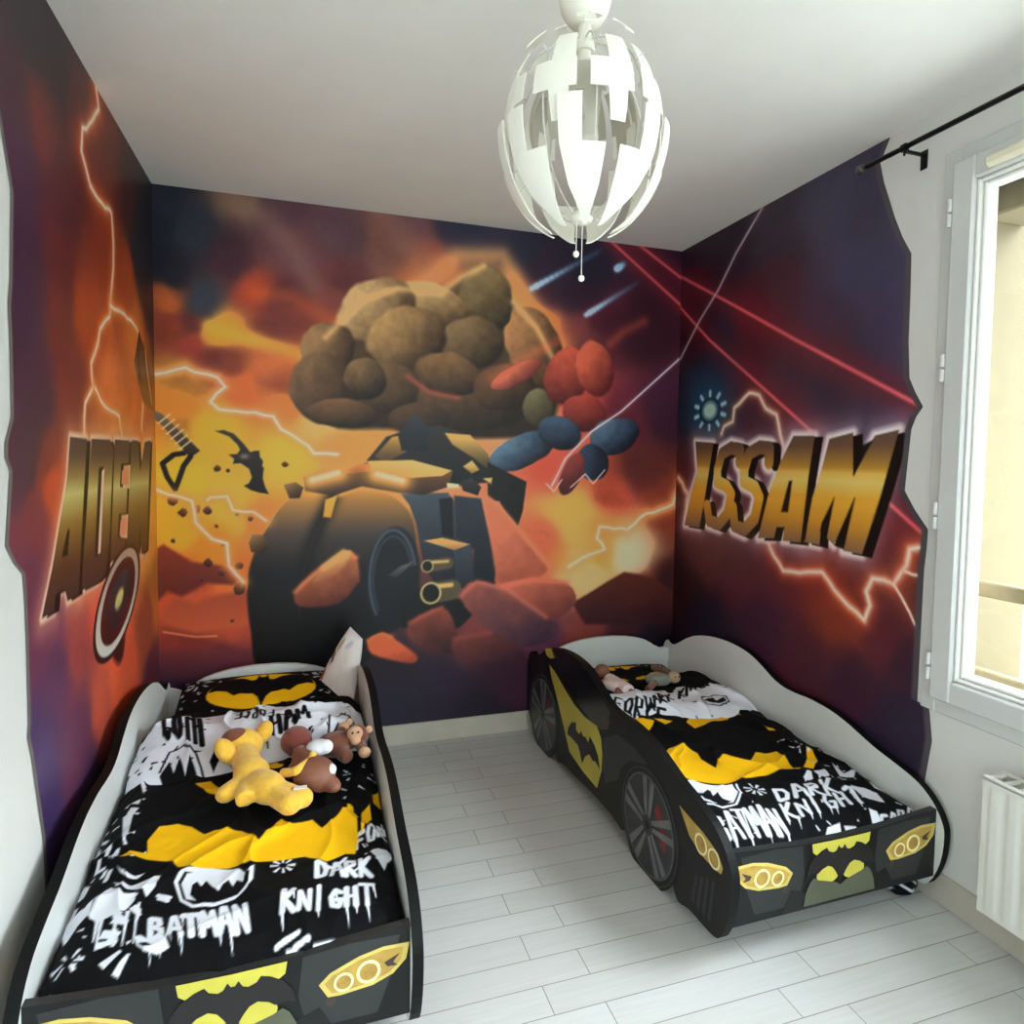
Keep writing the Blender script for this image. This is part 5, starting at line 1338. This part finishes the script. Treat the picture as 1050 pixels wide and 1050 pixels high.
def paint_duvet_b(cv):
    """right duvet: BATMAN at the near corner, DARK KNIGHT towards the wall"""
    cv.poly([(0.106,0.616),(0.124,0.571),(0.172,0.614),(0.232,0.617),(0.259,0.562),(0.247,0.519),(0.263,0.456),(0.297,0.493),(0.348,0.518),(0.381,0.482),(0.402,0.452),(0.470,0.510),(0.484,0.490),(0.553,0.496),(0.549,0.435),(0.527,0.379),(0.560,0.379),(0.539,0.364),(0.473,0.368),(0.385,0.365),(0.298,0.360),(0.220,0.363),(0.152,0.390),(0.090,0.413),(0.088,0.490)], YEL, soft=0.003)
    for q in ([(0.660,0.467),(0.675,0.456),(0.655,0.403),(0.596,0.360),(0.571,0.381),(0.620,0.416)], [(0.146,0.911),(0.168,0.871),(0.225,0.810),(0.147,0.737),(0.144,0.813)], [(0.239,0.840),(0.307,0.807),(0.254,0.780)], [(0.357,0.789),(0.453,0.882),(0.539,0.885),(0.606,0.838),(0.532,0.762),(0.439,0.752),(0.356,0.727)], [(0.597,0.853),(0.629,0.840),(0.610,0.780),(0.595,0.808),(0.529,0.786)], [(0.651,0.688),(0.679,0.673),(0.678,0.651),(0.645,0.656)]):
        cv.poly(q, YEL, soft=0.003)
    # oval badge at the near corner
    cv.poly([(0.084,0.403),(0.139,0.375),(0.189,0.354),(0.248,0.346),(0.238,0.296),(0.191,0.258),(0.154,0.264),(0.122,0.267),(0.103,0.290),(0.081,0.307)], WHITE, soft=0.003)
    cv.poly([(0.105,0.345),(0.122,0.318),(0.146,0.333),(0.145,0.300),(0.172,0.315),(0.170,0.286),(0.189,0.265),(0.150,0.259),(0.126,0.273),(0.108,0.297)], INK, soft=0.003)
    cv.stroke([(0.261,0.338),(0.247,0.293),(0.194,0.248),(0.140,0.245),(0.105,0.272)], 0.008, WHITE, soft=0.003)
    a = [(0.048,0.106),(0.260,0.072),(0.090,0.230),(0.049,0.064),(0.087,0.152)]
    scrawl(cv, 'BATMAN', a[0], a[1], (a[2][0]-a[0][0], a[2][1]-a[0][1]), 0.013, WHITE, seed=13, drips=1.0, drip_dir=(a[3][0]-a[4][0], a[3][1]-a[4][1]))
    cv.poly([(0.042,0.151),(0.055,0.133),(0.069,0.118),(0.065,0.094),(0.041,0.087),(0.027,0.103)], WHITE, soft=0.003)
    for q in ([(0.036,0.076),(0.054,0.080),(0.033,0.018),(0.011,0.020)], [(0.021,0.081),(0.033,0.081),(0.013,0.024),(0.006,0.026)]):
        cv.poly(q, WHITE, soft=0.003)
    a = [(0.343,0.228),(0.590,0.214),(0.371,0.276)]
    scrawl(cv, 'DARK', a[0], a[1], (a[2][0]-a[0][0], a[2][1]-a[0][1]+0.02), 0.014, WHITE, seed=14)
    a = [(0.297,0.132),(0.629,0.153),(0.325,0.192),(0.329,0.091),(0.363,0.147)]
    scrawl(cv, 'KNIGHT', a[0], a[1], (a[2][0]-a[0][0], a[2][1]-a[0][1]+0.01), 0.013, WHITE, seed=15, drips=0.7, drip_dir=(a[3][0]-a[4][0], a[3][1]-a[4][1]))
    a = [(0.550,0.016),(0.731,0.024),(0.601,0.078)]
    scrawl(cv, 'FORCE', a[0], a[1], (a[2][0]-a[0][0], a[2][1]-a[0][1]), 0.010, WHITE, seed=16)
    for q in ([(0.305,0.011),(0.397,0.082),(0.450,0.088),(0.405,0.027),(0.348,-0.001)], [(0.454,0.076),(0.490,0.066),(0.462,0.011),(0.421,0.012)], [(0.640,0.239),(0.677,0.216),(0.686,0.174),(0.662,0.119),(0.642,0.149),(0.620,0.168)], [(0.745,0.264),(0.750,0.235),(0.767,0.217),(0.739,0.159),(0.727,0.188),(0.711,0.206)], [(0.581,0.107),(0.602,0.095),(0.579,0.051),(0.548,0.060)], [(0.523,0.326),(0.574,0.354),(0.547,0.306),(0.505,0.297)], [(0.588,0.350),(0.630,0.339),(0.613,0.301),(0.563,0.295)], [(0.696,0.379),(0.683,0.310),(0.760,0.332),(0.696,0.278),(0.647,0.291)]):
        cv.poly(q, WHITE, soft=0.003)
    burst(cv, [(0.306,0.301)][0], 0.010, 0.036, 8, WHITE, seed=8, w=0.010)
    a = [(0.655,0.317),(0.794,0.293)]
    splats(cv, (0.60, 0.76, 0.05, 0.55), 40, WHITE, 13); splats(cv, (0.1, 0.6, 0.06, 0.24), 16, WHITE, 14)

def make_duvet(origin, z0, k, paint, seed, label, v_end, edge):
    us, vs = np.linspace(0.034, 0.766, 250), np.linspace(0.034, v_end, int((v_end-0.034)/0.0031))
    U, V = np.meshgrid(us, vs)
    cv = Canvas(U, V, INK)
    paint(cv)
    Z = duvet_surface(U, V, z0, k, seed, v_end)
    P3 = np.stack([U-0.4, V-0.5, Z-0.169], -1)
    o = grid_mesh('duvet', P3, lin(cv.c).reshape(*U.shape, 3), FABRIC, closed_bottom=0.0005)
    place(o, origin, (0.4, 0.5, 0.169))
    tag(o, label, 'duvet', 'printed duvets on the two beds')
    return o

def place(o, origin, loc):
    c, s = math.cos(TH), math.sin(TH)
    o.location = (origin[0]+c*loc[0]-s*loc[1], origin[1]+s*loc[0]+c*loc[1], loc[2])
    o.rotation_euler = (0, 0, TH)

DUV_A = make_duvet(BED_L, 0.322, 0.085, paint_duvet_a, 5, 'black duvet with yellow bat emblem under the yellow lion toy', 1.30, None)
DUV_B = make_duvet(BED_R, 0.300, 0.060, paint_duvet_b, 9, 'black duvet with yellow bat emblem on the bed beside the radiator wall', 1.30, None)

def fold_top(duvet, v0, v1, z0, k, seed, paint):
    """the turned-down top of the duvet, white side out"""
    us = np.linspace(0.040, 0.760, 230); n = 150
    lo = v0+0.05*fbm(us*5, us*0+seed, seed, 2)+0.03*np.sin(us*9+seed); hi = v1+0.03*fbm(us*4, us*0+3.3, seed+1, 2)
    t = np.linspace(0, 1, n)[:, None]
    U = np.repeat(us[None], n, 0); V = lo[None]*(1-t)+hi[None]*t
    cv = Canvas(U, V, WHITE); paint(cv)
    puff = (1-np.abs(2*t-1)**3.2)
    Z = z0+k*V+0.052*puff+0.0*U
    a = fbm(U*4, V*4, seed, 3)
    r1 = (1-np.abs(np.sin((U*13+a*5)*1.5)))**3
    Z = Z+puff*(0.018*r1+0.05*a+0.008*fbm(U*26, V*26, seed+4, 2))
    e = np.minimum(U-0.040, 0.760-U); Z = Z-0.05*np.exp(-(e/0.03)**1.3)
    P3 = np.stack([U-0.4, V-0.5, Z-0.169], -1)
    o = grid_mesh('folded_top', P3, lin(cv.c).reshape(*U.shape, 3), FABRIC, duvet, closed_bottom=0.10)
    return tag(o, 'white turned-down top edge with black lettering')

def paint_fold_a(cv):
    S = lambda q, w=0.010: cv.stroke(q, w, INK, soft=0.003)
    a = [(0.121,0.937),(0.254,0.879),(0.087,1.142)]
    scrawl(cv, 'GOTH', a[0], a[1], (a[2][0]-a[0][0], a[2][1]-a[0][1]), 0.015, INK, seed=31)
    cv.poly([(0.136,0.780),(0.155,0.833),(0.174,0.782),(0.183,0.839),(0.207,0.772),(0.213,0.829),(0.237,0.777),(0.251,0.730),(0.257,0.660),(0.204,0.697),(0.153,0.744)], INK, soft=0.003)
    S([(0.134,0.795),(0.149,0.873),(0.188,0.887),(0.229,0.840),(0.262,0.755)], 0.006)
    cv.poly([(-0.008,1.116),(0.021,1.125),(0.068,1.038),(0.049,1.010),(0.016,1.054)], INK, soft=0.003)
    cv.poly([(0.001,0.959),(0.018,0.986),(0.046,0.937),(0.017,0.938),(0.013,0.900)], INK, soft=0.003)
    a = [(0.451,1.064),(0.318,1.089),(0.454,0.990)]
    scrawl(cv, 'FORCE', a[0], a[1], (a[2][0]-a[0][0], a[2][1]-a[0][1]), 0.008, INK, seed=32)
    a = [(0.453,0.883),(0.578,0.951),(0.443,0.993)]
    scrawl(cv, 'HAM', a[0], a[1], (a[2][0]-a[0][0], a[2][1]-a[0][1]), 0.014, INK, seed=33)
    a = [(0.594,1.064),(0.750,1.100),(0.605,1.190)]
    scrawl(cv, 'ANM', a[0], a[1], (a[2][0]-a[0][0], a[2][1]-a[0][1]), 0.013, INK, seed=34)
    q = [(0.627,0.828),(0.639,0.951),(0.684,0.995),(0.721,0.925),(0.688,0.844),(0.659,0.818)]
    S(q, 0.007); cv.poly([(0.635,0.860),(0.666,0.924),(0.683,0.881),(0.705,0.949),(0.713,0.909),(0.687,0.835),(0.653,0.820)], INK, soft=0.003)
    cv.poly([(0.270,0.811),(0.286,0.885),(0.313,0.927),(0.330,0.905),(0.336,0.790),(0.303,0.832),(0.285,0.777)], INK, soft=0.003)
    splats(cv, (0.04, 0.25, 0.80, 1.1), 30, INK, 21); splats(cv, (0.25, 0.75, 0.75, 1.15), 46, INK, 22)

def paint_fold_b(cv):
    a = [(0.094,0.915),(0.273,0.788),(0.147,0.997)]
    scrawl(cv, 'FORCE', a[0], a[1], (a[2][0]-a[0][0], a[2][1]-a[0][1]), 0.011, INK, seed=41)
    a = [(0.235,0.882),(0.407,0.951),(0.262,0.962)]
    scrawl(cv, 'DARK', a[0], a[1], (a[2][0]-a[0][0], a[2][1]-a[0][1]), 0.012, INK, seed=42)
    a = [(0.428,0.956),(0.728,1.091),(0.485,1.048)]
    scrawl(cv, 'KNIGHT', a[0], a[1], (a[2][0]-a[0][0], a[2][1]-a[0][1]), 0.012, INK, seed=43)
    q = [(0.513,0.919),(0.590,0.949),(0.640,0.927),(0.621,0.874),(0.556,0.849),(0.504,0.865)]
    cv.stroke(q+[q[0]], 0.006, INK, soft=0.003)
    cv.poly([(0.514,0.907),(0.572,0.924),(0.567,0.890),(0.625,0.920),(0.609,0.878),(0.562,0.869),(0.537,0.873)], INK, soft=0.003)
    splats(cv, (0.05, 0.75, 0.75, 1.2), 60, INK, 44)
fold_top(DUV_A, 0.80, 1.17, 0.330, 0.080, 3, paint_fold_a)
fold_top(DUV_B, 0.80, 1.13, 0.278, 0.055, 6, paint_fold_b)

def pillow_mesh(name, corners, th, paint_fn, n=90, power=3.0):
    """a stuffed pillow over four 3-D corners (BL, BR, TR, TL); paint_fn(S, T) gives linear colours"""
    BL, BR, TR, TL = [np.array(c, float) for c in corners]
    s = np.linspace(0, 1, n); t = np.linspace(0, 1, n)
    S, T = np.meshgrid(s, t)
    base = ((1-S)*(1-T))[..., None]*BL+(S*(1-T))[..., None]*BR+(S*T)[..., None]*TR+((1-S)*T)[..., None]*TL
    nrm = np.cross(BR-BL, TL-BL); nrm = nrm/np.linalg.norm(nrm)
    f = (1-np.abs(2*S-1)**power)**0.6*(1-np.abs(2*T-1)**power)**0.6
    w = 0.10*fbm(S*5, T*5, 3, 3)
    up = base+nrm*((th*f*(1+w))[..., None]); dn = base-nrm*((th*f)[..., None])
    C = paint_fn(S, T)
    P3 = np.concatenate([up, dn[::-1]], 0); CC = np.concatenate([C, C[::-1]], 0)
    return P3, CC

def make_bat_pillow(origin, z0, k, label, seed, oval):
    z = lambda v: z0+k*v
    T_ = 0.055
    cs = [(0.09, 1.17, z(1.17)-T_), (0.71, 1.17, z(1.17)-T_), (0.71, 1.575, z(1.575)-T_), (0.09, 1.575, z(1.575)-T_)]
    def paint(S, T):
        U, V = 0.09+0.62*S, 1.17+0.405*T
        cv = Canvas(U, V, INK)
        splats(cv, (0.10, 0.70, 1.18, 1.57), 120, WHITE, seed)
        burst(cv, (0.16, 1.5), 0.02, 0.05, 7, WHITE, seed+1); burst(cv, (0.64, 1.48), 0.02, 0.05, 7, WHITE, seed+2)
        scrawl(cv, 'DARK', (0.12, 1.20), (0.34, 1.20), (0, 0.05), 0.008, WHITE, seed+3); scrawl(cv, 'NIGHT', (0.44, 1.20), (0.68, 1.20), (0, 0.05), 0.008, WHITE, seed+4)
        (cx, cy), rx, ry = oval
        cv.ell((cx, cy), rx*1.05, ry*1.07, INK); cv.ell((cx, cy), rx, ry, YEL)
        bat(cv, (cx, cy+0.004), rx*0.97, ry*0.98, INK); cv.ell((cx, cy+0.02), rx*0.55, ry*0.42, INK)
        return lin(cv.c).reshape(*S.shape, 3)
    P3, CC = pillow_mesh('pillow', cs, 0.055, paint, n=130)
    ctr = np.array((0.4, 1.37, 0.172))
    P3[..., 2] = np.maximum(P3[..., 2], ctr[2])
    o = grid_mesh('pillow', P3-ctr, CC, FABRIC)
    place(o, origin, ctr)
    return tag(o, label, 'pillow', 'bat emblem pillows')
make_bat_pillow(BED_L, 0.190, 0.19, 'black pillow with yellow bat oval at the head of the left bed', 51, ((0.40, 1.385), 0.205, 0.135))
make_bat_pillow(BED_R, 0.190, 0.115, 'black pillow with yellow bat emblem behind the small dolls', 61, ((0.40, 1.38), 0.200, 0.125))

def make_cushion():
    cs = [(0.560, 1.44, 0.335), (0.735, 1.27, 0.335), (0.800, 1.475, 0.595), (0.752, 1.530, 0.640)]
    def paint(S, T):
        cv = Canvas(S, T, (224, 216, 212))
        cv.ell((0.10, 0.34), 0.10, 0.13, (150, 104, 52), soft=0.02); cv.stroke([(0.0, 0.30), (0.03, 0.46), (0.10, 0.49)], 0.02, (80, 50, 30), soft=0.02)
        cv.poly([(0.02, 0.60), (0.18, 0.58), (0.22, 0.52), (0.30, 0.56), (0.24, 0.66), (0.10, 0.70)], (120, 104, 100), soft=0.02)
        cv.ell((0.30, 0.78), 0.10, 0.05, (190, 168, 140), ang=60, soft=0.04); cv.ell((0.62, 0.82), 0.14, 0.05, (190, 184, 190), ang=20, soft=0.05)
        return lin(cv.c).reshape(*S.shape, 3)
    P3, CC = pillow_mesh('cushion', cs, 0.042, paint, n=60)
    ctr = np.array((0.68, 1.42, 0.30))
    o = grid_mesh('cushion', P3-ctr, CC, FABRIC)
    place(o, BED_L, ctr)
    tag(o, 'white cushion with faded animal print leaning upright in the bed corner', 'cushion')
make_cushion()
# ------------------------------------------------------------------ soft toys and the bundle on the floor
def stuffed(name, lumps, m, parent=None, voxel=0.006, smooth=6):
    """ellipsoids and limbs fused into one continuous stuffed body"""
    mb = MB()
    for l in lumps:
        if isinstance(l[0], list): mb.tube(l[0], l[1], n=14)
        elif len(l) == 2: mb.ell(l[0], l[1])
        else: mb.ell(l[0], l[1], l[2])
    o = mb.build(name, m, None)
    md = o.modifiers.new('fuse', 'REMESH'); md.mode = 'VOXEL'; md.voxel_size = voxel; md.use_smooth_shade = True
    s = o.modifiers.new('soften', 'SMOOTH'); s.iterations = smooth; s.factor = 0.5
    dg = bpy.context.evaluated_depsgraph_get(); dg.update()
    me = bpy.data.meshes.new_from_object(o.evaluated_get(dg))
    o.modifiers.clear(); old = o.data; o.data = me; bpy.data.meshes.remove(old)
    me.name = name
    if not me.materials: me.materials.append(m)
    if parent is not None: o.parent = parent
    return o

def toy(name, origin, loc, label, cat):
    r = empty(name); place(r, origin, loc)
    return tag(r, label, cat)

PLUSH = lambda n, c: mat(n, c, 0.95, vary=0.10, scale=60, bump=0.5, bscale=220, sheen=0.3)
def make_lion():
    P = [(0.359,0.806),(0.426,0.838),(0.323,0.732),(0.446,0.557),(0.510,0.450),(0.543,0.473),(0.388,0.546),(0.338,0.568),(0.488,0.581),(0.523,0.551),(0.569,0.606),(0.346,0.863),(0.402,0.646)]
    B0 = np.array([0.42, 0.62, 0.405])
    L = lambda i, z: tuple(np.array([P[i][0], P[i][1], z])-B0)
    r = toy('lion_plush', BED_L, B0, 'yellow lion cub soft toy lying face down on the black duvet', 'soft toy')
    y = PLUSH('yellow_plush', (236, 184, 62)); br = PLUSH('brown_plush', (120, 62, 40))
    body = [(L(0, .458), (.070, .062, .056)), (L(3, .432), (.050, .078, .044), (0, 0, .55)), ([L(0, .452), L(12, .440)], [.040, .044]), (L(12, .440), (.052, .055, .042)),
            ([L(12, .432), L(6, .428), tuple(np.array(L(6, .424))+[.004, -.035, 0])], [.024, .024, .026]), ([L(12, .432), L(7, .422)], [.024, .026]), (L(7, .422), (.028, .028, .024)),
            ([L(3, .430), L(4, .424)], [.034, .030]), (L(4, .426), (.033, .034, .030)), ([L(3, .430), L(5, .424)], [.034, .028]), (L(5, .426), (.031, .032, .028))]
    stuffed('body', body, y, r)
    for i, s in ((1, 1), (2, -1)):
        stuffed('ear', [(L(i, .480), (.026, .030, .042), (0.2, 0.5*s, 0.5*s))], y, r, 0.005, 3)
    stuffed('tail', [([L(8, .455), L(9, .468), L(10, .470), tuple(np.array(L(10, .478))+[.008, .02, .006])], [.014, .013, .013, .012])], y, r, 0.004, 3)
    stuffed('tuft', [(tuple(np.array(L(0, .490))+[-.012, -.008, 0]), (.044, .036, .030), (0, 0, .3))], br, r, 0.005, 3)
    MB().box(tuple(np.array(L(4, .455))+[.010, .018, -.002]), tuple(np.array(L(4, .455))+[.046, .034, .001])).build('care_tag', mat('white_satin_label', (228, 226, 220), 0.5), r)
make_lion()

def make_doll():
    P = [(0.528,0.798),(0.577,0.591),(0.594,0.695),(0.624,0.569),(0.633,0.528),(0.542,0.697),(0.506,0.627),(0.598,0.533)]
    B0 = np.array([0.60, 0.70, 0.405])
    L = lambda i, z: tuple(np.array([P[i][0], P[i][1], z])-B0)
    r = toy('baby_doll', BED_L, B0, 'brown baby doll in a white nappy lying between the lion and the monkey', 'doll')
    skin = mat('brown_vinyl', (132, 84, 66), 0.6, vary=0.08); cap = PLUSH('red_brown_cap', (120, 56, 46)); wh = mat('white_cotton', (232, 234, 238), 0.85)
    stuffed('body', [(L(1, .438), (.062, .072, .046), (0, 0, .5)), ([L(5, .445), L(1, .44)], [.032, .045]), ([L(1, .43), L(4, .42)], [.034, .022]), (L(4, .42), (.020, .024, .018)), ([L(5, .44), L(6, .425)], [.020, .017]), ([L(1, .43), tuple(np.array(L(7, .42)))], [.034, .022])], skin, r)
    stuffed('head', [(L(0, .458), (.050, .050, .047)), (tuple(np.array(L(5, .452))), (.030, .026, .030))], cap, r)
    stuffed('nappy', [(L(2, .470), (.040, .036, .024)), (tuple(np.array(L(2, .474))+[.02, -.01, 0]), (.024, .026, .022))], wh, r, 0.005, 4)
    stuffed('sleeve', [(L(3, .452), (.017, .026, .016))], wh, r, 0.004, 2)
make_doll()

def make_monkey():
    P = [(0.644,0.746),(0.715,0.755),(0.709,0.749),(0.732,0.666),(0.677,0.824),(0.681,0.668),(0.753,0.751),(0.696,0.834)]
    B0 = np.array([0.69, 0.78, 0.41])
    L = lambda i, z: tuple(np.array([P[i][0], P[i][1], z])-B0)
    r = toy('monkey_plush', BED_L, B0, 'small brown monkey soft toy with tan face against the right bed side', 'soft toy')
    br = PLUSH('dark_brown_plush', (104, 54, 34)); tan = PLUSH('tan_plush', (196, 150, 116))
    stuffed('body', [(L(0, .452), (.058, .046, .040)), (L(1, .468), (.040, .038, .038)), ([L(0, .45), L(5, .435)], [.028, .022]), ([L(0, .45), L(1, .465)], [.036, .030]), ([L(1, .455), L(3, .44)], [.018, .015]), ([L(0, .46), L(4, .47)], [.018, .015])], br, r)
    stuffed('face', [(tuple(np.array(L(2, .478))+[-.002, -.022, .010]), (.026, .018, .024)), (tuple(np.array(L(2, .465))+[-.001, -.032, .002]), (.017, .014, .013))], tan, r, 0.004, 3)
    for i in (3, 4): stuffed('paw', [(L(i, .448 if i == 3 else .474), (.020, .018, .017))], tan, r, 0.004, 2)
    for i in (6, 7): stuffed('ear', [(L(i, .486), (.013, .009, .013))], tan, r, 0.003, 2)
    for dx in (-.009, .009): MB().ell(tuple(np.array(L(2, .486))+[dx-.002, -.041, .012]), (.0035, .003, .0035), nu=10, nv=6).build('eye', M['bed_edge'], r, smooth=True)
make_monkey()

def make_small_doll():
    P = [(0.238,1.315),(0.227,1.137),(0.241,1.055),(0.199,1.055),(0.274,1.020),(0.230,1.231),(0.283,1.107),(0.398,1.139)]
    B0 = np.array([0.17, 1.02, 0.325])
    L = lambda i, z: tuple(np.array([P[i][0], P[i][1], z])-B0)
    r = toy('baby_doll', BED_R, B0, 'small brown-headed baby doll in a pale pink romper on the pillow edge', 'doll')
    skin = mat('tan_vinyl', (140, 92, 74), 0.6, vary=0.06); pink = mat('pale_pink_cotton', (222, 202, 198), 0.85)
    stuffed('head', [(L(0, .400), (.036, .040, .036)), (tuple(np.array(L(5, .392))), (.016, .016, .016))], skin, r)
    stuffed('romper', [(L(1, .392), (.046, .075, .030), (0, 0, .5)), ([L(5, .39), L(2, .39)], [.032, .034])], pink, r)
    stuffed('limb', [([L(1, .392), L(3, .385)], [.018, .016]), (L(3, .385), (.018, .020, .015))], skin, r, 0.004, 3)
    stuffed('limb', [([L(2, .388), L(4, .385)], [.020, .017]), (L(4, .386), (.018, .024, .016))], skin, r, 0.004, 3)
make_small_doll()

def make_grey_toy():
    P = [(0.448,1.165),(0.516,1.144),(0.525,1.243),(0.519,1.074),(0.342,1.075),(0.501,1.311)]
    B0 = np.array([0.40, 1.06, 0.345])
    L = lambda i, z: tuple(np.array([P[i][0], P[i][1], z])-B0)
    r = toy('rag_doll', BED_R, B0, 'small grey-bodied rag doll with brown limbs lying across the right pillow', 'doll')
    gr = PLUSH('grey_cloth', (126, 130, 118)); br = PLUSH('brown_cloth', (112, 70, 56)); tan = PLUSH('tan_cloth', (176, 150, 118))
    stuffed('body', [(L(0, .392), (.062, .050, .028), (0, 0, -.3))], gr, r)
    stuffed('head', [(L(1, .402), (.030, .032, .028))], tan, r)
    stuffed('limb', [([L(5, .400), L(2, .402), L(1, .400)], [.014, .015, .014])], br, r, 0.004, 3)
    stuffed('limb', [([L(0, .392), L(4, .385)], [.016, .014])], br, r, 0.004, 3)
    for dx in (-.010, .010): MB().ell(tuple(np.array(L(1, .408))+[dx, -.028, .004]), (.004, .003, .004), nu=10, nv=6).build('eye', M['bed_edge'], r, smooth=True)
make_grey_toy()

def make_bundle():
    n = 60
    S, T = np.meshgrid(np.linspace(0, 2*math.pi, n), np.linspace(0, math.pi, 40))
    w = 1+0.35*fbm(np.cos(S)*1.6+3, np.sin(S)*1.6+T*1.2, 4, 3)
    X = 0.058*np.sin(T)*np.cos(S)*w; Y = 0.042*np.sin(T)*np.sin(S)*w; Z = 0.036+0.036*np.cos(T)*w
    cv = Canvas(X+0.6*Z, Z+0.2*Y, INK)
    for a, b in (((-.01, .045), (.012, .020)), ((-.035, .062), (-.012, .048)), ((.040, .052), (.052, .032)), ((.010, .016), (.028, .022)), ((-.05, .02), (-.035, .035))):
        cv.taper(a, b, 0.012, 0.010, (200, 200, 206))
    o = grid_mesh('fabric_bundle', np.stack([X, Y, np.maximum(Z, 0.001)], -1), lin(cv.c).reshape(*X.shape, 3), FABRIC)
    o.location = (1.818, 1.600, 0.0)
    tag(o, 'crumpled black cloth with white marks on the floor under the bumper corner', 'cloth')
make_bundle()
